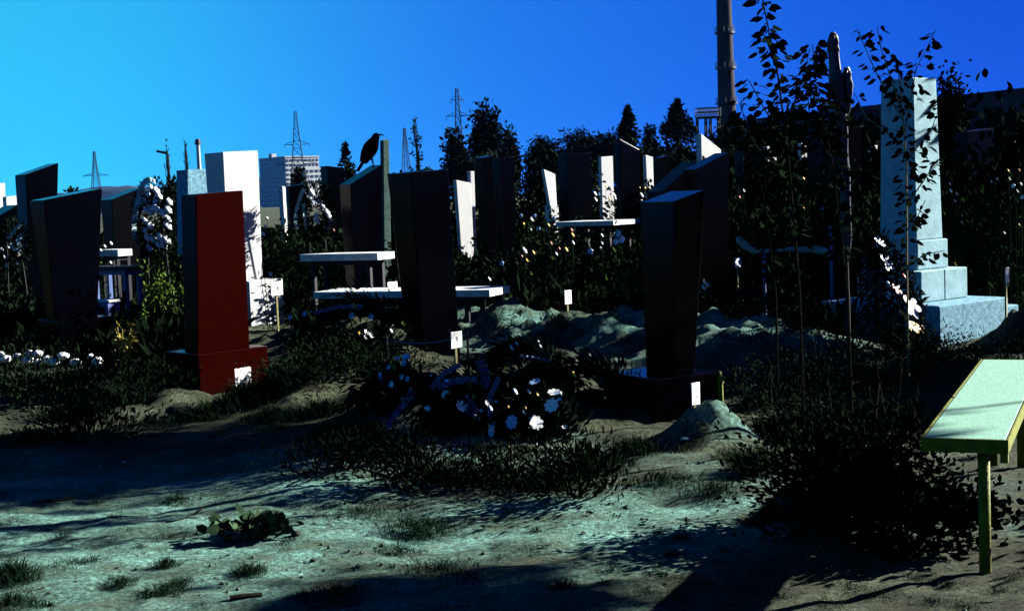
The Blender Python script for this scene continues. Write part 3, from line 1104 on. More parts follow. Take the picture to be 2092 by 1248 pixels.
def place(g, px, py, d=None, rz=0.0, s=1.0, dz=-0.02):
    p = ground_at(px, py) if d is None else None
    if p is None:
        r = ray(px, py)
        p = Vector((r.x * d, d, hz(r.x * d, d)))
    g.location = p + Vector((0, 0, dz))
    g.rotation_euler = (0, 0, rz)
    g.scale = (s, s, s) if not hasattr(s, '__len__') else s
    return g

class Source:
    """first call places the source itself, later calls place copies"""
    def __init__(self, maker):
        self.maker, self.src, self.base = maker, None, None
    def describe(self, px, d):
        base = self.src['label'] if self.base is None else self.base
        self.base = base
        for lim, where in ((200, 'near the left black headstones'), (470, 'behind the red headstone'), (700, 'between white stele and crow\'s stone'),
                           (960, 'behind the peaked black headstone'), (1130, 'near the twin-like tall black stones'), (1330, 'around the narrow white-topped table'),
                           (1500, 'behind the big front tapered stone'), (1640, 'under the tallest sapling'), (1790, 'behind the wrapped post'), (1930, 'close behind the obelisk'),
                           (9999, 'between obelisk and factory hall')):
            if px < lim:
                break
        row = 'in the front row' if d < 16.5 else ('in the middle rows' if d < 22.5 else 'far back')
        return base.replace('growing among the headstones', where + ' ' + ('on the open ground' if d < 12 else row))
    def put(self, px, d, s, label=None, group=None, rz=None, py=500):
        if self.src is None:
            self.src = self.maker()
            o = self.src
        else:
            o = dup(self.src)
        o['label'] = label or self.describe(px, d)
        if group:
            o['group'] = group
        return place(o, px, py, d, random.uniform(0, 6.28) if rz is None else rz, s)

BG = 'bushes growing among the graves'
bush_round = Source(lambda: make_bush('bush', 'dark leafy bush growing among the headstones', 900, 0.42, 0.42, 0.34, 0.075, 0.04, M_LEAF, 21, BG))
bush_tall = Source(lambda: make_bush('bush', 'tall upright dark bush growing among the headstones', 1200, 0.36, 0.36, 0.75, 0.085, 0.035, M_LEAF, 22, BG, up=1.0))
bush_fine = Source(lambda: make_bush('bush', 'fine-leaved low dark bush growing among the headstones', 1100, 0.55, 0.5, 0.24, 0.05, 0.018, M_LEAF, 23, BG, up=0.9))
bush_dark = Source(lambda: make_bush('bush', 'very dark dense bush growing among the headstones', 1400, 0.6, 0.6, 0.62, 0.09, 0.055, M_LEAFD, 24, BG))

# --- dark filling between the graves
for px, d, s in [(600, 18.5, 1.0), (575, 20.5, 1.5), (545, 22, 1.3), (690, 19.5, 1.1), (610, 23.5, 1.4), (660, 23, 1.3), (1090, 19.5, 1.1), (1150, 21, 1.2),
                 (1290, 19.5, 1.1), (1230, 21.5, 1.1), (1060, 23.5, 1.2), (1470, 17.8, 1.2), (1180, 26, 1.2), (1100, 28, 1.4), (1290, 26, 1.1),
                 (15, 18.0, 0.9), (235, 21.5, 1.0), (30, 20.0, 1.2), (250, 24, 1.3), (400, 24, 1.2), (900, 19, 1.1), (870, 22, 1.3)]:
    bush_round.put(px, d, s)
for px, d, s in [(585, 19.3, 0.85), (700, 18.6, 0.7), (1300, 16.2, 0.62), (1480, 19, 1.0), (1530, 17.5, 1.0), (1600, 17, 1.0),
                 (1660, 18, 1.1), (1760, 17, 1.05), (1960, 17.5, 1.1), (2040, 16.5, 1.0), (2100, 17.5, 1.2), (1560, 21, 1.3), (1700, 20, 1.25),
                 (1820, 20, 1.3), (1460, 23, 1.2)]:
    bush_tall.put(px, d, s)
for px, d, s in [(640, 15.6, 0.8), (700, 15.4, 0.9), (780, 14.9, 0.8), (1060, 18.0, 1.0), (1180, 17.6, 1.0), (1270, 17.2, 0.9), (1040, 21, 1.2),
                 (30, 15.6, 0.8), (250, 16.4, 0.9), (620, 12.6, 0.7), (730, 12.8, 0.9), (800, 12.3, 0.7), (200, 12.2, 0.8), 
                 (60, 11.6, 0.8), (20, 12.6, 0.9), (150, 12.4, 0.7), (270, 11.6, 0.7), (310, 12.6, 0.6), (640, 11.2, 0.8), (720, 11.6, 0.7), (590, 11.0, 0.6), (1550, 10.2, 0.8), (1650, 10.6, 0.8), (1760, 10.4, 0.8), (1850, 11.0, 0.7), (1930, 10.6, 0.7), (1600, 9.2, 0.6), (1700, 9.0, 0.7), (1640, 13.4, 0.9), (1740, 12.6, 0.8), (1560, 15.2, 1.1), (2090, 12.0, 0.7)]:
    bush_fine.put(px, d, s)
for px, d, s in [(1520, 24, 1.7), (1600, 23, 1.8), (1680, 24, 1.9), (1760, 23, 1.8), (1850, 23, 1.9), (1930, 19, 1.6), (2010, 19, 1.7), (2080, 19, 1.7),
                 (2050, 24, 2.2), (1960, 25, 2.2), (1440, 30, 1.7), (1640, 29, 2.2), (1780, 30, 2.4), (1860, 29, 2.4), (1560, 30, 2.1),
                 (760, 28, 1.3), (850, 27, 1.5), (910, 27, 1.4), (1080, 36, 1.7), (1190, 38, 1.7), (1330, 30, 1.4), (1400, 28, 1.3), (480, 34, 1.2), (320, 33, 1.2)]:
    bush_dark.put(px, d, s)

# --- lit, single plants
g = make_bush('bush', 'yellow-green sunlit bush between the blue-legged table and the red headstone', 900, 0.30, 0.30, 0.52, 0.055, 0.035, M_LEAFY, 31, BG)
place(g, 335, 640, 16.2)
g = make_bush('weed', 'leafy burdock plant alone on the sunlit sand', 170, 0.17, 0.14, 0.055, 0.075, 0.05, mat('burdock_leaf', (0.012, 0.030, 0.012), 0.8, 0.05, 0.5, 14.0), 32, BG, up=0.25, lump=0.4, cat='weed')
place(g, 515, 1092)
g = make_bush('shrub', 'dense black shrub standing before the yellow bench', 9000, 0.42, 0.34, 0.28, 0.04, 0.017, M_LEAFD, 33, BG, up=0.4, lump=0.34, cat='shrub')
place(g, 1735, 1090, 6.55)
g = make_bush('shrub', 'low dark shrub spreading under the bench end', 1800, 0.42, 0.3, 0.16, 0.05, 0.03, M_LEAFD, 34, BG, up=0.4, cat='shrub')
place(g, 1860, 1150, 6.1)
g = make_bush('shrub', 'added unseen low shrub past the bench leg, shading the ground', 2600, 0.55, 0.55, 0.34, 0.06, 0.035, M_LEAFD, 37, BG, up=0.4, lump=0.3, cat='shrub')
g.location = (3.75, 6.5, hz(3.75, 6.5))  # unseen shrub, added to darken the ground beside the bench
g = make_bush('weed', 'dark broad weed clump on the shaded strip left of the sand', 1500, 0.40, 0.28, 0.17, 0.055, 0.014, M_LEAFD, 36, BG, up=1.1, lump=0.42, cat='weed')
place(g, 185, 900)
for k, (px, py, s, lb) in enumerate([(870, 1000, 0.9, 'tangled weed clump at the foot of the wreath pile'),
                                     (1180, 1010, 0.95, 'straggling weed clump below the front tapered headstone'),
                                     (690, 960, 0.8, 'low weed clump left of the wreath pile'),
                                     (1020, 1000, 0.75, 'flat weed clump right under the wreath flowers')]):
    o = dup(g, label=lb)
    place(o, px, py, None, k * 1.7, s)

# ------------------------------------------------------------------ trees
def grow_tree(name, label, px, d, ytop, wpx, style, seed, leaf=0.24, n=2200, ybase=None, material=None, group='trees on the skyline', trunk=True):
    rng = np.random.default_rng(seed)
    n = int(n * (1.9 if style in ('cone', 'round', 'willow') else 1.0))
    top = at(px, ytop, d)
    z0 = hz(top.x, d)
    H = top.z - z0
    w = wpx / FPX * d / 2
    g = thing(name, label, 'tree', (top.x, d, z0), 0, group)
    if style == 'cone':
        f = rng.beta(1.1, 1.6, n)
        k = 46
        cl = rng.uniform(0, 1, (k, 2))
        ci = rng.integers(0, k, n)
        f = np.clip(cl[ci, 0] ** 1.2 + rng.normal(size=n) * 0.045, 0.0, 1)
        a = cl[ci, 1] * 6.283 + rng.normal(size=n) * 0.45
        r = w * (1 - f ** 1.5) ** 0.8 * rng.uniform(0.2, 1.12, n)
        P = np.stack([r * np.cos(a), r * np.sin(a), H * (0.10 + 0.90 * f)], 1)
    elif style == 'round':
        P = ellipsoid_cloud(n, w * 0.80, w * 0.80, H * 0.40, rng, 0.25, 0.24)
        P[:, 2] += H * 0.58
        P[:, 2] = np.minimum(P[:, 2], H * rng.uniform(0.9, 1.03, n))
    elif style == 'willow':
        k = 60
        c = unit(rng.normal(size=(k, 3))) * rng.uniform(0.4, 1.0, (k, 1)) * np.array([w * 0.9, w * 0.6, H * 0.28])
        c[:, 2] = np.abs(c[:, 2]) + H * 0.66
        ci = rng.integers(0, k, n)
        P = c[ci] + rng.normal(size=(n, 3)) * np.array([0.09 * w, 0.09 * w, 0.02 * H])
        P[:, 2] -= rng.uniform(0, 0.45, n) ** 1.3 * H
    elif style == 'sparse':
        k = 26
        c0 = rng.uniform(0.3, 1.0, k)
        ci = rng.integers(0, k, n)
        a = (np.arange(k) * 2.4)[ci]
        f = rng.uniform(0, 1, n)
        r = w * (1.05 - c0[ci]) ** 0.6 * f
        P = np.stack([r * np.cos(a), r * np.sin(a), H * c0[ci] + r * 1.3 - w * 0.4], 1) + rng.normal(size=(n, 3)) * 0.06 * w
        P[:, 2] = np.minimum(P[:, 2], H)
    D = rng.normal(size=(n, 3)) + np.array([0, 0, -0.8 if style == 'willow' else 0.3])
    link_mesh('crown', quad_mesh(name + '_leaf', leaf_quads(P, D, leaf, leaf * (0.35 if style == 'willow' else 0.6), rng)), g, material or M_FARTREE)
    bm = bmesh.new()
    add_tube(bm, [(0, 0, -0.2), (0.02 * H, 0, H * 0.4), (0, 0.01 * H, H * 0.93)], [H * 0.022, H * 0.014, H * 0.003], 7)
    for k in range(12):
        f = rng.uniform(0.25, 0.85)
        q = P[rng.integers(0, n)]
        add_tube(bm, [(0.01 * H, 0, H * f * 0.9), (q[0] * 0.5, q[1] * 0.5, (H * f + q[2]) / 2), tuple(q)], [H * 0.008, H * 0.005, H * 0.002], 4)
    obj('trunk', bm, M_BARK, g)
    return g

gt = grow_tree
gt('tree', 'dark narrow tree left of the pair of crowns behind the twin black stones', 930, 74, 258, 66, 'round', 1, 0.26, 1500)
gt('tree', 'tallest rounded dark tree crown beside the slender pylon', 989, 78, 211, 78, 'round', 2, 0.30, 2200)
gt('tree', 'small dark tree right of the tallest rounded crown', 1042, 80, 258, 54, 'round', 3, 0.26, 1200)
gt('tree', 'pale loose willow with hanging twigs, the shorter of the willows', 1108, 92, 262, 100, 'willow', 4, 0.36, 1900)
gt('tree', 'broad willow with hanging twigs behind the white rectangle stone', 1190, 96, 240, 120, 'willow', 5, 0.36, 2400)
gt('tree', 'willow with ragged crown next to the pointed cypress-shaped tree', 1243, 90, 250, 70, 'willow', 6, 0.34, 1500)
gt('conifer', 'pointed dark conifer behind the tall sloping black headstone', 1282, 78, 221, 84, 'cone', 7, 0.26, 1900)
gt('tree', 'low dark tree between the two pointed conifers', 1325, 84, 255, 50, 'round', 8, 0.26, 1200)
gt('conifer', 'broad pointed dark conifer left of the steel gantry', 1384, 74, 206, 130, 'cone', 9, 0.28, 2600)
gt('tree', 'dark tree in front of the factory chimney foot', 1485, 60, 250, 110, 'round', 10, 0.24, 2000)
gt('tree', 'dark tree before the factory wall behind the saplings', 1600, 55, 262, 150, 'round', 11, 0.24, 2400)
gt('tree', 'dark wide tree before the factory wall near the obelisk', 1760, 52, 256, 150, 'round', 12, 0.24, 2400)
gt('tree', 'rounded dark tree crown just right of the obelisk', 1938, 21, 138, 92, 'round', 13, 0.085, 2600, material=M_LEAFD)
gt('conifer', 'small ragged fir beside the crow', 705, 42, 296, 66, 'cone', 14, 0.13, 900)
gt('tree', 'small bushy tree before the white flats', 606, 60, 338, 36, 'round', 15, 0.17, 700)
gt('tree', 'thin wispy tree beside the narrow armless pylon', 848, 130, 236, 46, 'sparse', 16, 0.26, 420)
gt('tree', 'bare thin sapling with long twigs near the street lamp', 338, 60, 282, 34, 'sparse', 17, 0.07, 150)
gt('tree', 'leggy bare sapling between street lamp and grey headstone', 378, 58, 280, 30, 'sparse', 18, 0.07, 130)
gt('tree', 'low dark shrubby tree under the low hill', 150, 55, 388, 60, 'round', 19, 0.2, 700)
gt('tree', 'low dark shrubby tree behind the grey pitted headstone', 352, 46, 366, 60, 'round', 20, 0.2, 800)
gt('tree', 'dark low tree clump behind the peaked black headstone', 850, 50, 345, 120, 'round', 24, 0.2, 1500)
gt('tree', 'dark low tree clump under the rounded crowns', 985, 62, 310, 130, 'round', 25, 0.24, 1500)
gt('tree', 'dark low tree clump under the willows', 1150, 66, 310, 190, 'round', 26, 0.26, 2200)
gt('tree', 'dark low tree clump under the pointed conifers', 1340, 62, 296, 170, 'round', 27, 0.26, 2200)
gt('tree', 'dark tree at the factory end of the cemetery', 2070, 40, 228, 130, 'round', 28, 0.18, 2200)

# a tree beyond the picture's edge whose shadow lies across the path
def shade_tree():
    rng = np.random.default_rng(55)
    g = thing('tree', 'full-crowned tree standing out beyond the yellow bench', 'tree', (7.1, 13.3, hz(7.1, 13.3)))
    n = 4200
    P = np.concatenate([ellipsoid_cloud(n, 1.7, 0.85, 0.6, rng, 0.1, 0.36) + np.array([-0.5, 0.1, 4.8]),
                        ellipsoid_cloud(n, 1.5, 0.9, 0.65, rng, 0.1, 0.36) + np.array([1.4, 0.4, 5.4])])
    link_mesh('crown', quad_mesh('shade_leaf', leaf_quads(P, rng.normal(size=(len(P), 3)), 0.20, 0.13, rng)), g, M_LEAF)
    bm = bmesh.new()
    add_tube(bm, [(0.3, 0, -0.2), (0.35, 0, 2.5), (0.2, 0, 5.0)], [0.14, 0.11, 0.04], 8)
    for q in P[rng.integers(0, n, 12)]:
        add_tube(bm, [(0.33, 0, 3.2), tuple((q + np.array([0.3, 0, 3.6])) / 2), tuple(q)], [0.05, 0.03, 0.01], 5)
    obj('trunk', bm, M_BARK, g)
shade_tree()

def added_shade_tree(label, x, y, z, rx, ry, rz, seed, n=3600, foot=(0, 0), trunk=0.09):  # unseen trees added to cast shade, crowns shaped for their shadows
    rng = np.random.default_rng(seed)
    g = thing('tree', label, 'tree', (x, y, hz(x, y)))
    P = ellipsoid_cloud(n, rx, ry, rz, rng, 0.1, 0.42) + np.array([0, 0, z])
    link_mesh('crown', quad_mesh('added_shade_leaf', leaf_quads(P, rng.normal(size=(n, 3)), 0.16, 0.10, rng)), g, M_LEAF)
    bm = bmesh.new()
    add_tube(bm, [(foot[0], foot[1], -0.2), (foot[0] + 0.03, foot[1], z * 0.88 if foot[1] else z * 0.6), (0, 0, z + rz * 0.5)], [trunk, trunk * 0.7, 0.02], 8)
    for q in P[rng.integers(0, n, 10)]:
        f = 0.97 if foot[1] or trunk < 0.05 else 0.6
        add_tube(bm, [(0.02, 0, z * f), tuple((q + np.array([0, 0, z * f])) / 2), tuple(q)], [0.03, 0.02, 0.008], 5)
    obj('trunk', bm, M_BARK, g)
added_shade_tree('added unseen low spreading tree beyond the obelisk, shading the sand heaps', 8.8, 14.85, 3.55, 1.4, 0.42, 0.6, 56)
added_shade_tree('added unseen bushy tree behind the obelisk, shading the sand heaps', 8.5, 17.3, 3.3, 0.9, 0.45, 0.7, 57)
added_shade_tree('added unseen low bushy tree beyond the saplings, shading the weeds', 7.1, 11.5, 1.55, 0.9, 0.95, 0.62, 58)
added_shade_tree('added unseen small tree beyond the bench, crown flattened to shade the sand', 9.6, 9.5, 4.62, 0.50, 0.50, 0.10, 59, 2600, trunk=0.03)

# ------------------------------------------------------------------ saplings near the obelisk
def branch_path(pts, d):
    return [at(px, py, d + dd) for px, py, dd in pts]

def sapling(label, d, foot, branches, leaf=0.075, wid=0.05, step=0.022, seed=1, material=M_LEAFD, stem_mat=M_BARK, r=0.011, bare=0.15):
    rng = np.random.default_rng(seed)
    f = at(foot[0], foot[1], d)
    f.z = hz(f.x, d) - 0.05
    g = thing('sapling', label, 'sapling', f, 0, 'leafy saplings near the obelisk')
    bm = bmesh.new()
    P, D = [], []
    for bi, br in enumerate(branches):
        pts = branch_path(br, d)
        if bi == 0:
            pts = [f] + pts
        pts = [p - f for p in pts]
        rr = [max(0.003, r * (1 - 0.8 * i / (len(pts) - 1)) * (1 if bi == 0 else 0.6)) for i in range(len(pts))]
        add_tube(bm, pts, rr, 6)
        seglen = [(b - a).length for a, b in zip(pts[:-1], pts[1:])]
        tot = sum(seglen)
        start = tot * (bare if bi else max(bare, 0.45))
        s = start
        while s < tot:
            acc, i = 0, 0
            while i < len(seglen) - 1 and acc + seglen[i] < s:
                acc += seglen[i]
                i += 1
            p = pts[i].lerp(pts[i + 1], min(1, (s - acc) / max(seglen[i], 1e-6)))
            for _ in range(2):
                a = rng.uniform(0, 6.283)
                out = np.array([math.cos(a), math.sin(a) * 0.7, rng.uniform(-0.35, 0.35)])
                q = np.array(p) + out * rng.uniform(0.005, 0.05 + 0.05 * (1 - s / tot))
                P.append(q)
                D.append(out + np.array([0, 0, -0.25]))
            s += step * 0.62 * rng.uniform(0.7, 1.6)
    obj('stem', bm, stem_mat, g)
    link_mesh('foliage', quad_mesh('sapling_leaf', leaf_quads(np.array(P), np.array(D), leaf, wid, rng, 0.2, oval=True)), g, material)
    return g

sapling('tallest leafy sapling with long column of drooping leaves by the chimney', 8.3, (1644, 885),
        [[(1634, 600, 0), (1612, 330, 0), (1590, 160, 0.1), (1560, 10, 0.1), (1545, -50, 0.1)],
         [(1605, 260, 0), (1640, 160, -0.15), (1655, 100, -0.2)],
         [(1610, 300, 0), (1560, 220, 0.15), (1530, 165, 0.2)],
         [(1618, 370, 0), (1545, 300, 0.2), (1515, 240, 0.3)],
         [(1585, 130, 0), (1560, 70, 0.2)]], seed=3, step=0.026, leaf=0.066, wid=0.040)
sapling('slim sapling with sparse leaves right beside the plastic-wrapped post', 8.9, (1742, 892),
        [[(1732, 600, 0), (1700, 330, 0), (1668, 180, 0), (1660, 92, 0)],
         [(1700, 330, 0), (1655, 250, 0.1), (1648, 170, 0.1)],
         [(1690, 290, 0), (1720, 200, 0.1)]], seed=4, step=0.024)
sapling('forked sapling spreading fan-like twigs in front of the obelisk', 10.6, (1856, 735),
        [[(1853, 560, 0), (1852, 330, 0), (1840, 190, 0), (1832, 120, 0)],
         [(1846, 250, 0), (1795, 160, 0.1), (1750, 60, 0.1)],
         [(1840, 220, 0), (1800, 100, -0.1), (1792, 55, -0.1)],
         [(1850, 260, 0), (1872, 140, -0.2), (1912, 62, -0.2)],
         [(1848, 300, 0), (1770, 240, 0.2), (1745, 190, 0.2)],
         [(1852, 330, 0), (1905, 260, -0.3), (1925, 200, -0.3)],
         [(1852, 420, 0), (1900, 350, -0.3), (1932, 320, -0.3)],
         [(1853, 545, 0), (1890, 520, -0.3), (1930, 512, -0.3)],
         [(1853, 470, 0), (1876, 440, -0.3), (1890, 410, -0.3)]], seed=5, step=0.050, leaf=0.070, wid=0.044, stem_mat=M_WOOD)
sapling('young leafless-footed sapling left of the tallest one', 9.6, (1590, 830),
        [[(1585, 600, 0), (1560, 400, 0), (1530, 280, 0), (1512, 210, 0)],
         [(1560, 400, 0), (1590, 320, 0.1)]], seed=6, step=0.028)

# tall thin dead stems in front of the bench
def dead_stems(label, spots, material, r=0.0035, seed=8):
    rng = np.random.default_rng(seed)
    c = ground_at(*spots[0][:2])
    g = thing('weed', label, 'weed', c, 0, 'dry weeds')
    bm = bmesh.new()
    for (px, py, tx, ty) in spots:
        f = ground_at(px, py)
        t = at(tx, ty, f.y + rng.uniform(-0.1, 0.1))
        m = f.lerp(t, 0.5) + Vector((rng.normal() * 0.03, rng.normal() * 0.03, 0))
        add_tube(bm, [f - c - Vector((0, 0, 0.03)), m - c, t - c], [r, r, r * 0.5], 4)
        for k in range(4):
            q = f.lerp(t, rng.uniform(0.45, 1.0)) - c
            add_tube(bm, [q, q + Vector((rng.normal() * 0.05, rng.normal() * 0.03, rng.uniform(0.0, 0.06)))], [r * 0.6, r * 0.3], 3)
    kind(obj('stem', bm, material, g), 'stuff')
dead_stems('thin dry stems rising behind the dense black shrub', [(1600 + 17 * k + (k * 37) % 11, 905 + (k * 53) % 60, 1590 + 18 * k + (k * 29) % 30 - 15, 740 + (k * 71) % 110) for k in range(17)], M_BARK)

# ------------------------------------------------------------------ wrapped post
def wrapped_post():
    rng = np.random.default_rng(9)
    d = 9.15
    foot = at(1737, 892, d)
    foot.z = hz(foot.x, d)
    g = thing('wrapped_post', 'slim post wrapped in wrinkled plastic film with a rounded dark head', 'post', foot)
    def P(px, py):
        return at(px, py, d) - foot
    bm = bmesh.new()
    add_tube(bm, [Vector((0, 0, -0.15)), P(1732, 620), P(1718, 300), P(1702, 90)], [0.016, 0.015, 0.014, 0.012], 8)
    obj('post', bm, M_DKMETAL, g)
    def film(pts, rads, name):
        bm = bmesh.new()
        n = 46
        Q, rr = [], []
        for i in range(n):
            f = i / (n - 1) * (len(pts) - 1)
            k = min(int(f), len(pts) - 2)
            Q.append(pts[k].lerp(pts[k + 1], f - k))
            rr.append(rads[k] + (rads[k + 1] - rads[k]) * (f - k))
        add_tube(bm, Q, rr, 18)
        bm.verts.ensure_lookup_table()
        for i in range(n):
            for j in range(18):
                v = bm.verts[i * 18 + j]
                k = 0.30 * math.sin(j * 1.05 * 2 + 0.9 * math.sin(i * 0.21)) + 0.14 * math.sin(j * 2.1 + i * 0.5)
                v.co = Q[i] + (v.co - Q[i]) * (1 + k)
        obj(name, bm, M_FILM, g, smooth_shade=True)
    film([P(1701, 66), P(1702, 78), P(1702, 95), P(1703, 108), P(1707, 160), P(1714, 210)], [0.010, 0.030, 0.034, 0.030, 0.042, 0.034], 'head_wrap')
    film([P(1714, 190), P(1719, 260), P(1724, 350), P(1728, 440), P(1731, 520)], [0.038, 0.036, 0.030, 0.034, 0.020], 'film_sleeve')
    film([P(1729, 138), P(1730, 150), P(1732, 190), P(1727, 240)], [0.012, 0.026, 0.030, 0.018], 'side_wrap')
    bm = bmesh.new()
    add_tube(bm, [P(1704, 195), P(1716, 192), P(1730, 196)], 0.007, 6)
    obj('tie', bm, M_SLAB, g)
wrapped_post()

# ------------------------------------------------------------------ flowers and wreaths
def petal_mesh(name, n=8, r=1.0, wid=0.42, cup=0.18):
    bm = bmesh.new()
    c = bm.verts.new((0, 0, 0))
    for k in range(n):
        a = 2 * math.pi * k / n
        d1, d2 = Vector((math.cos(a), math.sin(a), 0)), Vector((-math.sin(a), math.cos(a), 0))
        v = [c] + [bm.verts.new(p) for p in (d1 * 0.45 * r - d2 * wid * 0.5 * r + Vector((0, 0, 0.05 * r)), d1 * 0.85 * r - d2 * wid * 0.36 * r + Vector((0, 0, cup * r * 0.8)),
                                             d1 * r + Vector((0, 0, cup * r)), d1 * 0.85 * r + d2 * wid * 0.36 * r + Vector((0, 0, cup * r * 0.8)), d1 * 0.45 * r + d2 * wid * 0.5 * r + Vector((0, 0, 0.05 * r)))]
        bm.faces.new(v)
    me = bpy.data.meshes.new(name)
    bm.to_mesh(me)
    bm.free()
    return me

def bud_mesh(name):
    bm = bmesh.new()
    bmesh.ops.create_icosphere(bm, subdivisions=2, radius=1.0)
    for v in bm.verts:
        a = math.atan2(v.co.y, v.co.x)
        k = 1 + 0.16 * math.sin(5 * a + 3 * v.co.z)
        v.co.x *= k
        v.co.y *= k
        v.co.z *= 0.42
    me = bpy.data.meshes.new(name)
    bm.to_mesh(me)
    bm.free()
    me.shade_smooth()
    return me

FL = {}
def flower_mesh(shape, color):
    key = shape + color
    if key not in FL:
        me = {'star': lambda: petal_mesh('star_' + color, 8, 1, 0.62, 0.10), 'daisy': lambda: petal_mesh('daisy_' + color, 7, 1, 0.5, 0.5),
              'bud': lambda: bud_mesh('bud_' + color)}[shape]()
        me.materials.append({'W': M_PETALW, 'B': M_PETALSHADE, 'Y': M_PETALY, 'R': M_PETALR, 'G': M_LEAFY}[color])
        FL[key] = me
    return FL[key]

def look(n):
    return Vector(n).to_track_quat('Z', 'Y').to_euler()

def put_flower(parent, origin, px, py, d, size_px, color, shape, face):
    p = at(px, py, d) - origin
    o = bpy.data.objects.new('flower', flower_mesh(shape, color))
    COL.objects.link(o)
    o.parent = parent
    o.location = p
    r = size_px / FPX * d * 0.5
    o.scale = (r, r, r)
    e = look(face)
    o.rotation_euler = (e.x, e.y, e.z)
    return p

SUNNY = (0.82, -0.30, 0.5)
SHADY = (-0.55, -0.75, 0.25)

def ribbon_strip(bm, pts, width, normal_dir=(0, -1, 0.2), twist=0.0):
    """a flat band through pts"""
    pts = [Vector(p) for p in pts]
    prev = None
    for i, p in enumerate(pts):
        t = (pts[min(i + 1, len(pts) - 1)] - pts[max(i - 1, 0)]).normalized()
        s = t.cross(Vector(normal_dir)).normalized()
        s = Matrix.Rotation(twist * math.sin(i * 1.3), 3, t) @ s
        a, b = bm.verts.new(p - s * width / 2), bm.verts.new(p + s * width / 2)
        if prev:
            bm.faces.new((prev[0], prev[1], b, a))
        prev = (a, b)

def curve_pts(pts, n):
    """Catmull-Rom through 3-D points"""
    pts = [Vector(p) for p in pts]
    P = [pts[0] * 2 - pts[1]] + pts + [pts[-1] * 2 - pts[-2]]
    out = []
    m = len(pts) - 1
    for i in range(n + 1):
        f = i / n * m
        k = min(int(f), m - 1)
        t = f - k
        a, b, c, e = P[k], P[k + 1], P[k + 2], P[k + 3]
        out.append(0.5 * ((2 * b) + (c - a) * t + (2 * a - 5 * b + 4 * c - e) * t * t + (3 * b - a - 3 * c + e) * t ** 3))
    return out

def standing_wreath(label, cx, cy, hw, hh, d, ribbons, flowers, seed, yaw=R(25), lean=0.12, ring=False, material=None, n=1500):
    rng = np.random.default_rng(seed)
    c = at(cx, cy, d)
    sw, sh = hw / FPX * d, hh / FPX * d
    gz = hz(c.x, d)
    origin = Vector((c.x, d, gz))
    g = thing('wreath', label, 'wreath', origin, 0, 'funeral wreaths')
    zc = c.z - gz
    a = rng.uniform(0, 6.283, n)
    r = np.sqrt(rng.uniform(0.45 if ring else 0.0, 1.0, n))
    x, z = sw * r * np.cos(a), sh * r * np.sin(a)
    P = np.stack([x, rng.normal(size=n) * 0.03 + z * lean, z + zc], 1)
    D = np.stack([np.cos(a), rng.normal(size=n) * 0.5 - 0.3, np.sin(a) - 0.1], 1)
    link_mesh('fir_base', quad_mesh('wreath_leaf', leaf_quads(P, D, 0.075, 0.02, rng)), g, material or M_FIR)
    for sx in (-1, 1):
        bm = bmesh.new()
        add_tube(bm, [(sx * sw * 0.7, 0.12, -0.05), (sx * sw * 0.35, 0.04, zc + sh * 0.6)], 0.008, 5)
        obj('leg', bm, M_DKMETAL, g)
    for pts, w, m in ribbons:
        Q = curve_pts([at(px, py, d - 0.05) - origin for px, py in pts], 22)
        bm = bmesh.new()
        ribbon_strip(bm, Q, w / FPX * d, (0.5, -0.8, 0.3), 0.35)
        obj('ribbon', bm, m, g)
    for (px, py, s, col, shape, face) in flowers:
        put_flower(g, origin, px, py, d - 0.06 + rng.uniform(-0.02, 0.02), s, col, shape, face)
    return g

W1 = [(310, 384, 11), (320, 390, 13), (326, 401, 11), (304, 397, 10), (299, 430, 11), (308, 433, 13), (320, 428, 16), (335, 436, 14), (344, 428, 14), (346, 412, 12),
      (296, 451, 10), (307, 461, 14), (343, 461, 15), (302, 486, 13), (312, 488, 15), (329, 486, 17), (341, 490, 15), (345, 448, 10), (325, 500, 13), (306, 507, 12), (336, 502, 13)]
standing_wreath('tall oval wreath packed with white flowers and a white ribbon down one side', 314, 446, 38, 78, 17.2,
                [([(322, 372), (302, 368), (288, 385), (281, 415), (276, 440), (274, 465), (279, 492)], 11, M_RIBBONW)],
                [(x, y, s * 1.45, 'W', 'bud', SUNNY) for x, y, s in W1] + [(318, 471, 8, 'Y', 'bud', SUNNY), (295, 440, 8, 'R', 'bud', SUNNY), (314, 396, 7, 'R', 'bud', SUNNY),
                 (296, 470, 13, 'B', 'star', SHADY), (316, 412, 12, 'B', 'star', SHADY)], 41)
W2 = [(638, 393, 13), (635, 404, 11), (660, 421, 10), (669, 434, 13), (672, 441, 13), (648, 442, 13), (646, 452, 12), (651, 453, 10)]
standing_wreath('dark peaked wreath with two pale ribbon arcs and a few white flowers', 644, 432, 34, 58, 18.4,
                [([(622, 386), (614, 402), (607, 425), (604, 450), (607, 468)], 8, M_RIBBONW), ([(620, 415), (622, 435), (626, 455), (626, 472)], 8, M_RIBBONW),
                 ([(645, 405), (660, 425), (675, 450), (668, 472)], 8, M_RIBBON)],
                [(x, y, s * 1.3, 'W', 'bud', SUNNY) for x, y, s in W2] + [(652, 478, 6, 'Y', 'bud', SUNNY), (645, 425, 8, 'R', 'daisy', SUNNY), (682, 470, 6, 'R', 'bud', SUNNY)], 42)
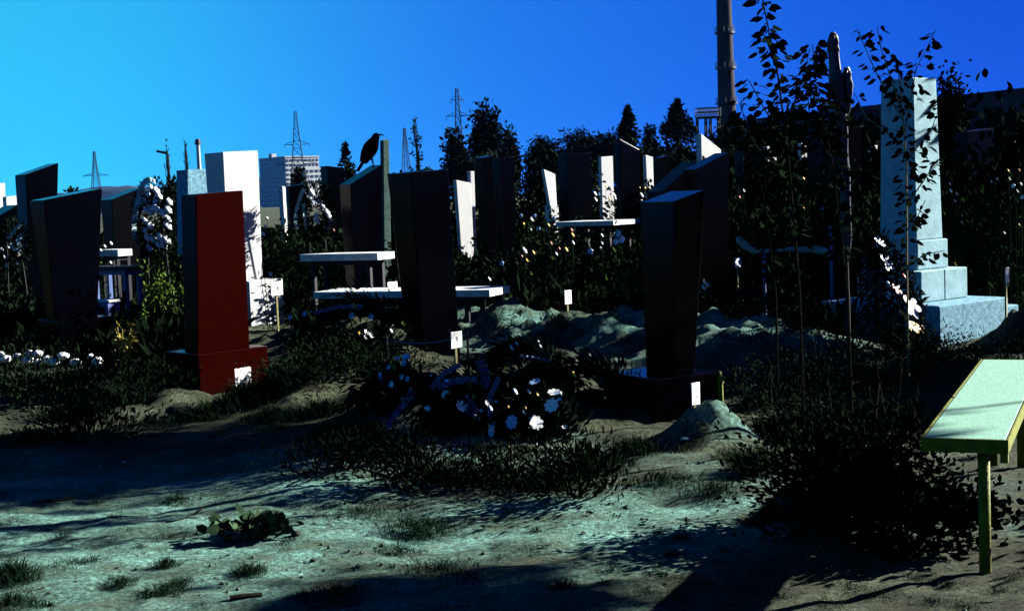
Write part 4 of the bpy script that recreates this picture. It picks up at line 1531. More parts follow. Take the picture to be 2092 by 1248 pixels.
standing_wreath('wreath with crossed pale ribbons behind the wide black slanted headstone', 25, 500, 34, 50, 17.8,
                [([(42, 458), (30, 470), (16, 488)], 7, M_RIBBONW), ([(43, 478), (37, 495), (44, 505)], 9, M_RIBBONW), ([(20, 495), (28, 508), (42, 512)], 6, M_RIBBONW)],
                [(17, 506, 7, 'W', 'bud', SUNNY), (4, 510, 9, 'W', 'bud', SUNNY), (10, 525, 10, 'W', 'star', SUNNY), (12, 543, 9, 'B', 'bud', SHADY), (35, 538, 7, 'W', 'bud', SUNNY)], 43, n=900)
# bark-backed wreath leaning before the obelisk
def petals_long(g, origin, px, py, d, angs, length, wid, m, rng, face=(0.6, -0.6, 0.5)):
    c = at(px, py, d) - origin
    f = Vector(face).normalized()
    right = f.cross(Vector((0, 0, 1))).normalized() * -1
    up = right.cross(f) * -1
    L, W = length / FPX * d, wid / FPX * d
    bm = bmesh.new()
    for a in angs:
        dr = right * math.cos(a) + up * math.sin(a)
        sd = right * -math.sin(a) + up * math.cos(a)
        vs = []
        for t, w in ((0.0, 0.25), (0.35, 0.85), (0.7, 1.0), (0.92, 0.7)):
            vs.append((c + dr * L * t + sd * W * w * 0.5 + f * L * 0.15 * t, c + dr * L * t - sd * W * w * 0.5 + f * L * 0.15 * t))
        A = [bm.verts.new(p) for p, _ in vs] + [bm.verts.new(c + dr * L + f * L * 0.12)] + [bm.verts.new(q) for _, q in reversed(vs)]
        bm.faces.new(A)
    obj('flower', bm, m, g)

def leaning_wreath():
    rng = np.random.default_rng(44)
    d = 11.3
    c = at(1815, 615, d)
    gz = hz(c.x, d)
    origin = Vector((c.x, d, gz))
    g = thing('wreath', 'long leaning funeral spray with big white and yellow lilies before the obelisk', 'wreath', origin, 0, 'funeral wreaths')
    n = 2400
    f = rng.uniform(0, 1, n)
    cxs = 1775 + 95 * f
    cys = 490 + 255 * f
    hw = 20 + 42 * np.sin(np.pi * np.clip(f * 0.9 + 0.1, 0, 1))
    off = rng.uniform(-1, 1, n) * hw
    P = np.array([list(at(cxs[i] + off[i] * 0.9, cys[i] - off[i] * 0.35, d + rng.normal() * 0.03) - origin) for i in range(n)])
    P[:, 2] = np.maximum(P[:, 2], 0.01)
    D = rng.normal(size=(n, 3)) + np.array([0.2, -0.3, -0.3])
    link_mesh('fir_base', quad_mesh('spray_leaf', leaf_quads(P, D, 0.075, 0.022, rng)), g, M_FIR)
    bm = bmesh.new()
    pts = [at(1762, 500, d + 0.06) - origin, at(1790, 600, d + 0.07) - origin, at(1830, 740, d + 0.08) - origin]
    add_tube(bm, pts, 0.03, 7)
    obj('pole', bm, M_BARK, g)
    for pts, w in (([(1765, 520), (1778, 570), (1785, 600)], 20), ([(1795, 580), (1800, 630), (1812, 665), (1835, 640)], 15), ([(1775, 645), (1780, 662), (1788, 668)], 7)):
        bm = bmesh.new()
        ribbon_strip(bm, curve_pts([at(px, py, d - 0.05) - origin for px, py in pts], 14), w / FPX * d, (0.5, -0.8, 0.3), 0.4)
        obj('ribbon', bm, mat('moss_cloth', (0.030, 0.048, 0.040), 0.9, 0.05, 0.5, 14.0), g)
    petals_long(g, origin, 1797, 497, d - 0.09, [2.4, 1.2, 0.2, -0.6], 17, 8, M_PETALW, rng)
    petals_long(g, origin, 1810, 537, d - 0.09, [2.0, 0.8, -0.2, 4.1, 5.3], 23, 11, M_PETALW, rng)
    petals_long(g, origin, 1861, 628, d - 0.17, [1.9, 0.5, -0.3, 3.6, 4.6], 29, 17, M_PETALW, rng)
    petals_long(g, origin, 1856, 656, d - 0.18, [2.2, 3.9, 4.9, 5.5], 32, 15, M_PETALY, rng)
    petals_long(g, origin, 1832, 590, d - 0.16, [0.6, 2.4, 4.0, 5.4], 15, 9, M_PETALR, rng)
    for px, py, s, col in ((1815, 580, 14, 'W'), (1816, 600, 11, 'W'), (1833, 592, 11, 'Y'), (1824, 588, 12, 'R'), (1840, 600, 9, 'R'), (1847, 565, 14, 'R'), (1884, 668, 11, 'R'), (1884, 678, 7, 'Y'), (1815, 608, 10, 'W')):
        put_flower(g, origin, px, py, d - 0.08, s, col, 'bud', SUNNY)
leaning_wreath()

# --- the heap of wreaths on the fresh grave in front
def lying_wreath(label, cx, cy, rpx, d, tilt, seed, ribbons=(), flowers=(), n=1300):
    rng = np.random.default_rng(seed)
    c = at(cx, cy, d)
    r = rpx / FPX * d
    origin = Vector((c.x, c.y, c.z))
    g = thing('wreath', label, 'wreath', origin, 0, 'funeral wreaths')
    a = rng.uniform(0, 6.283, n)
    rr = r * (0.72 + 0.24 * rng.normal(size=n))
    tube = rng.normal(size=n) * r * 0.14
    x, yv, z = rr * np.cos(a), rr * np.sin(a), tube
    M = np.array(Euler((tilt, 0, 0)).to_matrix())
    P = np.stack([x, yv, z], 1) @ M.T
    D = np.stack([np.cos(a) * 0.6 - np.sin(a), np.sin(a) * 0.6 + np.cos(a), rng.normal(size=n) * 0.5 + 0.3], 1) @ M.T
    link_mesh('fir_ring', quad_mesh('ring_leaf', leaf_quads(P, D, 0.085, 0.022, rng)), g, M_FIR)
    bm = bmesh.new()
    ringp = [Matrix.Rotation(tilt, 3, 'X') @ Vector((0.72 * r * math.cos(t), 0.72 * r * math.sin(t), 0)) for t in np.linspace(0, 2 * math.pi, 25)]
    add_tube(bm, ringp, r * 0.11, 7)
    obj('straw_ring', bm, M_FIR, g)
    for pts, w, m in ribbons:
        bm = bmesh.new()
        ribbon_strip(bm, curve_pts([at(px, py, dd) - origin for px, py, dd in pts], 26), w / FPX * d, (0.2, -0.9, 0.5), 0.5)
        obj('ribbon', bm, m, g)
    for (px, py, dd, s, col, shape, face) in flowers:
        put_flower(g, origin, px, py, dd, s, col, shape, face)
    return g

T = R(48)
lying_wreath('fir wreath with eight-petalled white paper stars, some tinted blue for shade, on the front heap', 1085, 845, 92, 9.1, T, 51,
             [([(1010, 880, 8.95), (1000, 820, 9.0), (1020, 770, 9.1)], 12, M_RIBBON)],
             [(1095, 863, 8.86, 36, 'W', 'star', (0.55, -0.75, 0.45)), (1046, 862, 8.86, 32, 'B', 'star', SHADY), (1005, 880, 8.86, 30, 'B', 'star', (-0.85, -0.5, 0.2)),
              (1127, 828, 8.9, 34, 'W', 'star', (-0.35, -0.8, 0.5)), (1133, 802, 8.95, 31, 'W', 'star', (0.05, -0.35, 0.93)), (1093, 780, 9.0, 26, 'B', 'star', (-0.2, -0.3, 0.9)),
              (1053, 800, 8.95, 14, 'W', 'bud', SUNNY), (1081, 800, 8.95, 10, 'W', 'bud', SUNNY), (1098, 806, 8.95, 7, 'Y', 'bud', SUNNY), (1173, 765, 9.1, 14, 'Y', 'bud', SUNNY),
              (1073, 832, 8.9, 8, 'Y', 'bud', SUNNY), (1038, 830, 8.9, 7, 'Y', 'bud', SUNNY), (1039, 912, 8.75, 8, 'Y', 'bud', SUNNY), (1049, 926, 8.75, 9, 'Y', 'bud', SUNNY),
              (1080, 920, 8.75, 8, 'W', 'bud', SUNNY), (1098, 908, 8.75, 6, 'W', 'bud', SUNNY), (1131, 926, 8.75, 6, 'W', 'bud', SUNNY), (1236, 813, 9.0, 6, 'G', 'bud', SUNNY)])
lying_wreath('fir wreath with a white lily and ribbon tinted dark blue for shade in the middle of the heap', 935, 835, 85, 9.2, T, 52,
             [([(880, 795, 9.05), (905, 765, 9.1), (940, 745, 9.2)], 12, M_RIBBON), ([(895, 790, 9.0), (930, 778, 9.0), (975, 776, 9.05)], 16, M_RIBBON),
              ([(980, 735, 9.1), (988, 755, 9.05), (992, 780, 9.05), (985, 790, 9.05)], 20, M_RIBBON), ([(950, 820, 9.0), (965, 835, 8.95), (960, 850, 8.95)], 24, M_RIBBON)],
             [(940, 832, 8.95, 30, 'W', 'daisy', (0.6, -0.6, 0.6)), (968, 810, 9.0, 10, 'Y', 'bud', SUNNY), (917, 801, 9.0, 8, 'Y', 'bud', SUNNY), (881, 767, 9.1, 6, 'W', 'bud', SUNNY),
              (888, 911, 8.8, 8, 'Y', 'bud', SUNNY), (897, 922, 8.8, 8, 'G', 'bud', SUNNY)])
lying_wreath('dark fir wreath with long ribbon tail, tinted blue for shade, at the red-headstone end of the heap', 795, 830, 85, 9.6, T, 53,
             [([(840, 795, 9.35), (830, 820, 9.3), (805, 850, 9.2), (792, 875, 9.1)], 13, M_RIBBON)],
             [(830, 729, 9.6, 18, 'B', 'bud', (0, -0.5, 0.8)), (825, 742, 9.55, 14, 'B', 'bud', SHADY), (801, 785, 9.4, 15, 'W', 'daisy', SHADY), (822, 770, 9.45, 14, 'B', 'daisy', SHADY),
              (795, 750, 9.5, 12, 'B', 'daisy', SHADY)])
lying_wreath('small fir wreath with white buds on top of the heap', 1060, 765, 80, 9.8, T, 54,
             [([(1060, 727, 9.75), (1090, 730, 9.75), (1125, 738, 9.75)], 6, M_RIBBON)],
             [(1046, 711, 9.8, 12, 'W', 'bud', SUNNY), (1056, 702, 9.8, 9, 'W', 'bud', SUNNY), (1104, 707, 9.8, 8, 'W', 'bud', SUNNY), (1100, 697, 9.8, 6, 'W', 'bud', SUNNY),
              (1032, 755, 9.65, 14, 'G', 'daisy', SUNNY)])
lying_wreath('flat fir wreath on the far flank of the heap by the front plinth', 1205, 790, 75, 9.7, R(35), 56, [], [(1215, 742, 9.7, 7, 'Y', 'bud', SUNNY), (1235, 752, 9.7, 8, 'Y', 'bud', SUNNY), (1205, 725, 9.75, 7, 'W', 'bud', SUNNY)])
lying_wreath('heap of dark wreaths below the long bench edged with white lilies', 720, 668, 95, 13.2, R(40), 57,
             [([(640, 640, 13.0), (690, 628, 13.1), (740, 625, 13.1)], 8, M_RIBBON)],
             [(725, 624, 13.0, 12, 'Y', 'bud', SUNNY), (747, 680, 12.8, 15, 'W', 'daisy', SUNNY), (756, 686, 12.8, 15, 'W', 'daisy', SUNNY), (745, 690, 12.8, 12, 'W', 'daisy', SUNNY), (734, 682, 12.8, 10, 'Y', 'daisy', SUNNY),
              (799, 676, 12.9, 10, 'W', 'bud', SUNNY), (624, 641, 13.1, 14, 'B', 'daisy', SHADY), (594, 648, 13.1, 14, 'B', 'daisy', SHADY), (720, 645, 13.0, 16, 'B', 'daisy', SHADY), (760, 648, 13.0, 16, 'B', 'daisy', SHADY),
              (822, 662, 12.9, 12, 'G', 'daisy', SUNNY)])

_rng = random.Random(5)
for (lb, x0, x1, y0, y1, dd, n, sd) in (('loose spray of mixed small blooms over the near flank of the heap', 985, 1160, 800, 935, 8.85, 16, 1), ('loose spray of pale small blooms on the ribboned middle of the heap', 870, 985, 770, 900, 8.95, 12, 2),
                                        ('loose spray of small blooms, white ones tinted blue for shade, on the red-headstone end of the heap', 745, 860, 730, 850, 9.4, 11, 3)):
    fl = []
    for k in range(n):
        fl.append((_rng.uniform(x0, x1), _rng.uniform(y0, y1), dd + 0.05, _rng.uniform(6, 15), _rng.choice('WWBBYBG'), _rng.choice(('daisy', 'star', 'bud')), _rng.choice((SUNNY, SHADY, (0.1, -0.6, 0.7)))))
    lying_wreath(lb, (x0 + x1) / 2, (y0 + y1) / 2 + 10, (x1 - x0) * 0.42, dd + 0.12, R(52), 170 + sd, [], fl, n=720)

# --- bunches of flowers planted among the stones
def flower_bunch(label, spots, d, seed=0):
    """spots: (px, py, size, colour, shape)"""
    rng = np.random.default_rng(seed + 100)
    cx = sum(s[0] for s in spots) / len(spots)
    r = ray(cx, 520)
    origin = Vector((r.x * d, d, hz(r.x * d, d)))
    g = thing('flower_bunch', label, 'flowers', origin, 0, 'bunches of flowers among the graves')
    tips = []
    for px, py, s, col, shape in spots:
        tips.append(put_flower(g, origin, px, py, d + rng.uniform(-0.15, 0.15), s, col, shape, SUNNY if col != 'B' else SHADY))
    bm = bmesh.new()
    P, D = [], []
    for t in tips:
        b = Vector((t.x * 0.8, t.y * 0.8, -0.03))
        m = b.lerp(t, 0.55) + Vector((rng.normal() * 0.03, rng.normal() * 0.03, 0))
        add_tube(bm, [b, m, t - Vector((0, 0, 0.005))], [0.005, 0.004, 0.003], 4)
        for k in range(9):
            q = b.lerp(t, rng.uniform(0.05, 0.9))
            P.append(list(q))
            a = rng.uniform(0, 6.28)
            D.append([math.cos(a), math.sin(a), rng.uniform(0.2, 1.2)])
    kind(obj('stem', bm, M_LEAF, g), 'stuff')
    link_mesh('foliage', quad_mesh('bunch_leaf', leaf_quads(np.array(P), np.array(D), 0.11, 0.03, rng)), g, M_LEAF)

fb = flower_bunch
fb('mixed bunch of white, yellow and orange blooms below the narrow white-topped table', [(1072, 512, 14, 'W', 'bud'), (1090, 516, 9, 'Y', 'bud'), (1066, 523, 8, 'R', 'bud'), (1076, 532, 9, 'Y', 'daisy'), (1137, 519, 8, 'W', 'bud'), (1128, 528, 10, 'G', 'daisy')], 19.0, 1)
fb('bunch of red and yellow tulips under the narrow white-topped table', [(1143, 508, 8, 'R', 'bud'), (1126, 497, 8, 'R', 'bud'), (1157, 510, 11, 'Y', 'bud'), (1170, 480, 10, 'Y', 'bud'), (1168, 470, 9, 'R', 'bud'), (1171, 496, 9, 'W', 'bud')], 19.2, 2)
fb('bunch of white blooms tinted blue for shade beside the front tapered stone', [(1206, 514, 13, 'B', 'bud'), (1264, 478, 18, 'B', 'daisy'), (1272, 490, 18, 'B', 'daisy'), (1260, 494, 16, 'B', 'daisy'), (1254, 511, 11, 'G', 'bud'), (1230, 481, 8, 'W', 'bud'), (1230, 497, 7, 'W', 'bud'), (1228, 508, 8, 'W', 'bud'), (1025, 538, 10, 'B', 'bud')], 18.6, 3)
fb('bed of small white and yellow flowers before the white rectangle stone', [(1222, 384, 9, 'Y', 'bud'), (1215, 395, 12, 'W', 'bud'), (1217, 408, 10, 'W', 'bud'), (1238, 381, 7, 'Y', 'bud'), (1248, 382, 8, 'W', 'bud'), (1255, 398, 11, 'W', 'star'), (1257, 405, 7, 'W', 'bud'), (1245, 406, 8, 'Y', 'bud'), (1269, 388, 9, 'Y', 'daisy'), (1294, 383, 8, 'W', 'daisy'), (1307, 383, 5, 'Y', 'bud'), (1318, 384, 6, 'Y', 'bud'), (1311, 399, 11, 'W', 'bud'), (1304, 396, 8, 'B', 'daisy'), (1311, 416, 18, 'W', 'daisy'), (1223, 397, 6, 'B', 'bud')], 29.0, 4)
fb('low flower patch at the foot of the small white slanted headstone', [(1064, 441, 8, 'B', 'bud'), (1092, 441, 8, 'B', 'bud'), (1086, 449, 11, 'W', 'daisy'), (1070, 457, 6, 'Y', 'bud'), (1121, 460, 8, 'Y', 'bud'), (1110, 437, 8, 'G', 'daisy'), (1131, 446, 9, 'B', 'bud'), (1100, 467, 9, 'B', 'bud'), (1085, 469, 5, 'W', 'bud')], 24.5, 5)
fb('white cluster of blossom beside the edge of the front tapered stone', [(1438, 578, 16, 'W', 'daisy'), (1445, 583, 13, 'W', 'daisy'), (1438, 588, 12, 'W', 'bud'), (1456, 585, 7, 'G', 'bud')], 15.2, 6)
fb('scattered pale blooms in the thicket left of the wrapped post', [(1519, 390, 9, 'W', 'daisy'), (1511, 403, 7, 'R', 'bud'), (1605, 424, 9, 'W', 'daisy'), (1618, 425, 7, 'B', 'bud'), (1671, 462, 8, 'W', 'bud'), (1570, 434, 6, 'W', 'bud'), (1504, 456, 8, 'G', 'daisy'), (1496, 465, 5, 'Y', 'bud'), (1680, 426, 10, 'B', 'daisy'), (1692, 426, 9, 'B', 'daisy'), (1642, 365, 7, 'Y', 'bud'), (1642, 425, 6, 'Y', 'bud')], 18.0, 7)
fb('white and yellow blooms in the thicket behind the obelisk', [(1940, 376, 9, 'W', 'daisy'), (1943, 390, 9, 'W', 'bud'), (1954, 397, 10, 'W', 'daisy'), (1952, 411, 7, 'W', 'bud'), (1951, 540, 9, 'Y', 'daisy'), (1930, 436, 7, 'Y', 'bud'), (1966, 455, 8, 'W', 'bud'), (2026, 371, 6, 'W', 'bud'), (2037, 366, 6, 'W', 'bud'), (2052, 476, 6, 'W', 'bud'), (2082, 459, 6, 'Y', 'bud')], 15.6, 8)
fb('orange and white blooms on a dark wreath at the factory end', [(2060, 349, 7, 'Y', 'bud'), (2082, 348, 8, 'Y', 'daisy'), (2062, 366, 9, 'W', 'daisy'), (2078, 391, 9, 'W', 'daisy'), (2088, 404, 10, 'B', 'daisy'), (2086, 376, 7, 'W', 'bud'), (2070, 380, 8, 'B', 'bud')], 15.0, 9)
fb('white blossoms on green stems beside the white stele', [(541, 462, 10, 'W', 'daisy'), (538, 478, 10, 'W', 'bud'), (553, 560, 9, 'W', 'bud'), (546, 445, 6, 'W', 'bud')], 17.2, 10)
fb('pale flower heads beside the small pale bench', [(227, 497, 8, 'W', 'bud'), (214, 503, 7, 'W', 'bud'), (206, 511, 6, 'W', 'bud'), (226, 536, 7, 'W', 'bud'), (206, 537, 6, 'G', 'bud'), (280, 532, 7, 'G', 'bud')], 19.0, 11)
fb('lily leaves lit green beside the sand crest', [(1085, 560, 10, 'G', 'daisy'), (1238, 570, 10, 'G', 'daisy'), (1290, 560, 9, 'G', 'daisy'), (1000, 570, 9, 'W', 'bud')], 17.0, 12)

# dry yellow stalks by the plinth
def straw_plant():
    rng = np.random.default_rng(61)
    d = 14.2
    o0 = at(250, 710, d)
    o0.z = hz(o0.x, d)
    g = thing('dry_plant', 'withered yellow plant beside the black plinth on the left graves', 'plant', o0)
    tips = [at(px, py, d) - o0 for px, py in ((238, 655), (235, 665), (250, 672), (270, 660), (268, 685), (258, 695), (240, 690), (222, 705), (276, 680), (245, 680), (266, 672))]
    P, D = [], []
    bm = bmesh.new()
    for t in tips:
        add_tube(bm, [Vector((t.x * 0.5, 0, -0.05)), t * 0.6, t], [0.006, 0.005, 0.003], 4)
        for k in range(8):
            P.append(list(t * rng.uniform(0.6, 1.0)))
            D.append(list(rng.normal(size=3) + np.array([0, 0, -0.3])))
    kind(obj('stem', bm, M_STRAW, g), 'stuff')
    link_mesh('foliage', quad_mesh('straw_leaf', leaf_quads(np.array(P), np.array(D), 0.075, 0.024, rng)), g, M_STRAW)
straw_plant()

# row of white stones edging the left grave
WS = [(10, 733, 22), (60, 722, 20), (55, 735, 24), (78, 722, 22), (98, 735, 24), (112, 740, 24), (128, 727, 24), (78, 740, 20), (154, 740, 24), (184, 727, 14), (198, 738, 26), (35, 726, 14), (4, 722, 14)]
smesh = []
for k in range(3):
    rng = np.random.default_rng(70 + k)
    bm = bmesh.new()
    bmesh.ops.create_icosphere(bm, subdivisions=2, radius=1.0)
    for v in bm.verts:
        v.co *= 1 + 0.16 * math.sin(3 * v.co.x + k) + 0.10 * math.sin(4 * v.co.y + 2 * k) + rng.normal() * 0.03
        v.co.z *= 0.62
    mm = bpy.data.meshes.new('stone')
    bm.to_mesh(mm)
    bm.free()
    mm.shade_smooth()
    smesh.append(mm)
for k, (px, py, s) in enumerate(WS):
    o = link_mesh('edging_stone', smesh[k % 3] if k >= 3 else smesh[k], None, None)
    if not o.data.materials:
        o.data.materials.append(M_PETALW)
    d = 13.6
    p = at(px, py, d)
    r = s / FPX * d * 0.5
    o.location = (p.x, d, max(hz(p.x, d) + r * 0.4, p.z))
    o.scale = (r, r, r)
    o.rotation_euler = (0, 0, k * 1.3)
    tag(o, 'rounded white stone in the row edging the left grave', 'stone', 'white stones edging the left grave')

# ------------------------------------------------------------------ kerbs, rail and bent branch
def kerb(label, fxl, fx0, fx1, ytop, d, th, h, material):
    A, w, t = face_plan(fxl, fx0, fx1, ytop, d, th)
    t = min(max(t, 0.15), 1.2)
    zt = at(fx0, ytop, d).z
    g = thing('grave_kerb', label, 'kerb', (A.x, A.y, 0), th)
    zb = hz(A.x, A.y) - 0.15
    bm = bmesh.new()
    add_box(bm, (w / 2, t / 2, (zt - h * 0.45 + zb) / 2), (w, t, zt - h * 0.45 - zb))
    obj('lower_step', bm, material, g, bevel=0.008)
    bm = bmesh.new()
    add_box(bm, (w / 2, t / 2 + 0.05, zt - h * 0.22), (w - 0.06, t - 0.06, h * 0.44))
    obj('upper_step', bm, material, g, bevel=0.008)
kerb('two-stepped dark kerb beyond the right sand heap', 1424, 1430, 1602, 597, 15.8, R(4), 0.28, M_BLACK)
kerb('dark kerb block at the wreath heap under the long bench', 590, 606, 840, 640, 14.4, R(6), 0.2, M_BLACK)

def rail():
    d0, d1 = 12.4, 11.6
    a, b = at(790, 694, d0), at(955, 684, d1)
    o0 = Vector((a.x, a.y, hz(a.x, a.y)))
    g = thing('low_rail', 'thin dark wire rail sagging behind the number plate of the peaked stone', 'rail', o0)
    bm = bmesh.new()
    pts = [a.lerp(b, i / 10) - o0 - Vector((0, 0, 0.05 * math.sin(math.pi * i / 10))) for i in range(11)]
    add_tube(bm, pts, 0.006, 5)
    obj('wire', bm, M_RIBBON, g)
    for p in (pts[0], pts[-1]):
        w = p + o0
        bm = bmesh.new()
        add_tube(bm, [p + Vector((0, 0, 0.03)), Vector((p.x, p.y, hz(w.x, w.y) - o0.z - 0.05))], 0.012, 6)
        obj('post', bm, M_DKMETAL, g)
rail()

def bent_branch():
    d = 15.4
    o0 = at(1697, 585, d)
    o0.z = hz(o0.x, d)
    g = thing('cut_branch', 'pale peeled branch bent at one end, propped on a blue post in the thicket', 'branch', o0)
    bm = bmesh.new()
    pts = curve_pts([at(px, py, d) - o0 for px, py in ((1507, 486), (1513, 494), (1530, 507), (1545, 513), (1580, 512), (1620, 510), (1660, 510), (1682, 513), (1694, 520))], 26)
    add_tube(bm, pts, [0.030 + 0.012 * math.sin(i * 0.35) for i in range(len(pts))], 8)
    for v in bm.verts:
        v.co += Vector((random.gauss(0, 0.004), random.gauss(0, 0.004), random.gauss(0, 0.004)))
    obj('branch', bm, mat('peeled_wood', (0.12, 0.19, 0.18), 0.9, 0.05, 0.45, 18.0), g)
    for px in (1560, 1697):
        bm = bmesh.new()
        b = at(px, 515, d) - o0
        t = at(px, 462 if px > 1600 else 512, d) - o0
        add_tube(bm, [Vector((b.x, b.y, -0.2)), t], 0.018, 7)
        obj('post', bm, M_BLUEPIPE, g)
bent_branch()

# yellow lantern on the plinth corner
def lantern():
    p = at(1471, 790, 9.7)
    z = hz(p.x, 9.7)
    g = thing('grave_lantern', 'small yellow grave lantern at the corner of the front plinth', 'lantern', (p.x, 9.7, z))
    h = at(1471, 758, 9.7).z - z
    bm = bmesh.new()
    add_tube(bm, [(0, 0, -0.03), (0, 0, h * 0.70)], [0.024, 0.022], 10)
    obj('cup', bm, M_YELLOW, g)
    bm = bmesh.new()
    add_tube(bm, [(0, 0, h * 0.72), (0, 0, h * 0.8), (0, 0, h)], [0.028, 0.026, 0.006], 10)
    obj('lid', bm, M_YELLOW, g)
lantern()

# ------------------------------------------------------------------ the crow
def crow():
    d = 17.55
    k = d / FPX
    feet = at(764, 343, d)
    g = thing('crow', 'black crow perched on the high corner of the slant-topped headstone, facing the pylon side', 'bird', feet)
    def q(px, py, y=0.0):
        return Vector(((px - 764) * k, y, -(py - 343) * k + (px - 764) * k * 0.04))
    body = [(742, 331, 0.029, 0.045), (747, 322, 0.052, 0.068), (752, 314, 0.070, 0.086), (757, 306, 0.079, 0.095), (762, 298, 0.077, 0.090), (766, 291, 0.063, 0.072),
            (769, 285, 0.047, 0.052), (771.5, 280, 0.045, 0.047), (774, 276.5, 0.035, 0.035), (775.5, 274.5, 0.014, 0.014)]
    bm = bmesh.new()
    rings = []
    for i, (px, py, rw, rt) in enumerate(body):
        c = q(px, py)
        a, b = body[max(i - 1, 0)], body[min(i + 1, len(body) - 1)]
        t = (q(b[0], b[1]) - q(a[0], a[1])).normalized()
        side = Vector((0, 1, 0))
        nrm = t.cross(side)
        rings.append([bm.verts.new(c + side * math.cos(2 * math.pi * j / 14) * rw + nrm * math.sin(2 * math.pi * j / 14) * rt) for j in range(14)])
    for a, b in zip(rings[:-1], rings[1:]):
        for j in range(14):
            bm.faces.new((a[j], a[(j + 1) % 14], b[(j + 1) % 14], b[j]))
    bm.faces.new(rings[0])
    bm.faces.new(list(reversed(rings[-1])))
    obj('body', bm, M_CROW, g, smooth_shade=True)
    bm = bmesh.new()
    add_tube(bm, [q(776, 278), q(781, 277.5), q(786, 279), q(788, 281)], [0.014, 0.011, 0.006, 0.001], 8)
    obj('beak', bm, M_CROW, g, smooth_shade=True)
    bm = bmesh.new()
    add_box(bm, q(736, 339), (0.034, 0.07, 0.125), Matrix.Rotation(R(34), 3, 'Y'))
    add_box(bm, q(733, 341), (0.010, 0.035, 0.10), Matrix.Rotation(R(38), 3, 'Y'))
    obj('tail', bm, M_CROW, g)
    for sg in (-1, 1):
        bm = bmesh.new()
        pts = [q(763, 296, sg * 0.055), q(755, 305, sg * 0.064), q(747, 318, sg * 0.056), q(738, 334, sg * 0.034)]
        add_tube(bm, pts, [0.022, 0.034, 0.026, 0.006], 8)
        obj('wing', bm, M_CROW, g, smooth_shade=True)
        bm = bmesh.new()
        add_tube(bm, [q(758, 318, sg * 0.03), q(762, 330, sg * 0.03), q(763, 342, sg * 0.03)], [0.018, 0.009, 0.006], 6)
        for tx in (4, 2, -3):
            add_tube(bm, [q(763, 341.5, sg * 0.03), q(763 + tx, 342.5, sg * 0.03 + 0.012 * (tx - 1))], [0.005, 0.003], 4)
        obj('leg', bm, M_CROW, g)
        bm = bmesh.new()
        bmesh.ops.create_icosphere(bm, subdivisions=1, radius=0.005, matrix=Matrix.Translation(q(774.5, 278, sg * 0.024)))
        obj('eye', bm, M_BLACK, g)
crow()

# ------------------------------------------------------------------ ground litter: clods, pebbles, sticks, grass
for k, (px, py, s, m, lb) in enumerate([
        (365, 848, 62, M_CLOD, 'largest rough earth clod before the red plinth'), (310, 858, 30, M_CLOD, 'small earth clod beside the largest clod before the red plinth'),
        (205, 954, 11, M_PEBBLE, 'small white pebble on the shaded strip'), (253, 946, 13, M_PEBBLE, 'larger white pebble on the shaded strip'),
        (605, 1095, 26, M_CLOD, 'dark flat clod beside the burdock'), (1400, 905, 26, M_PEBBLE, 'pale stone in the lit earth lump'),
        (640, 1148, 16, M_CLOD, 'little dark clod on the open sand')]):
    o = link_mesh('earth_clod' if m is M_CLOD else 'pebble', smesh[k % 3].copy(), None, None)
    o.data.materials.clear()
    o.data.materials.append(m)
    rng = np.random.default_rng(80 + k)
    for v in o.data.vertices:
        v.co *= 1 + rng.normal() * (0.10 if m is M_CLOD else 0.02)
    p = ground_at(px, py)
    r = s / FPX * p.y * 0.5
    o.location = p + Vector((0, 0, r * 0.25))
    o.scale = (r, r * 0.8, r * (0.8 if m is M_CLOD else 0.5))
    tag(o, lb, 'clod' if m is M_CLOD else 'pebble')

def stick(pts, r, label):
    P = [ground_at(px, py) + Vector((0, 0, r)) for px, py in pts]
    o0 = P[0]
    bm = bmesh.new()
    add_tube(bm, curve_pts([p - o0 for p in P], 10), r, 5)
    o = obj('stick', bm, M_BARK)
    o.location = o0
    tag(o, label, 'stick')
stick([(338, 1068), (365, 1064), (395, 1052), (415, 1040)], 0.004, 'thin curved twig beside the burdock')
stick([(470, 1226), (500, 1224), (535, 1221)], 0.010, 'short dark stick lying on the open sand')
stick([(70, 1030), (105, 1026), (150, 1022)], 0.008, 'dark stick half sunk in the sunlit sand')

def blades(name, spots, material, seed):
    """spots: arrays of x, y, height, count"""
    rng = np.random.default_rng(seed)
    X, Y, H, W = [], [], [], []
    for (x, y, rad, h, n) in spots:
        n = int(n * 2.2)
        a, r = rng.uniform(0, 6.283, n), rad * rng.uniform(0, 1, n) ** 0.8
        X.append(x + r * np.cos(a))
        Y.append(y + r * np.sin(a))
        H.append(h * rng.uniform(0.4, 1.25, n) * (1 - 0.4 * r / rad))
    X, Y, H = np.concatenate(X), np.concatenate(Y), np.concatenate(H)
    n = len(X)
    Z = height(X, Y) - 0.01
    P = np.stack([X, Y, Z], 1)
    D = np.stack([rng.normal(size=n) * 0.45, rng.normal(size=n) * 0.45, np.ones(n)], 1)
    D = unit(D)
    S = np.cross(D, rng.normal(size=(n, 3)))
    S = unit(S)
    wd = (0.005 + 0.05 * H)[:, None] * 0.5 * np.clip(Y / 10, 0.7, 2.5)[:, None]
    tip = P + D * H[:, None] + np.stack([rng.normal(size=n) * 0.25 * H, rng.normal(size=n) * 0.25 * H, -0.1 * H], 1)
    mid = P + D * H[:, None] * 0.55
    V = np.stack([P - S * wd * 0.6, mid - S * wd * 0.5, tip, mid + S * wd * 0.5], 1)
    o = link_mesh(name, quad_mesh(name, V), None, material)
    return kind(o, 'stuff')

def spot(px, py, rpx, hpx, n):
    p = ground_at(px, py)
    k = p.y / FPX
    return (p.x, p.y, rpx * k, hpx * k, n)

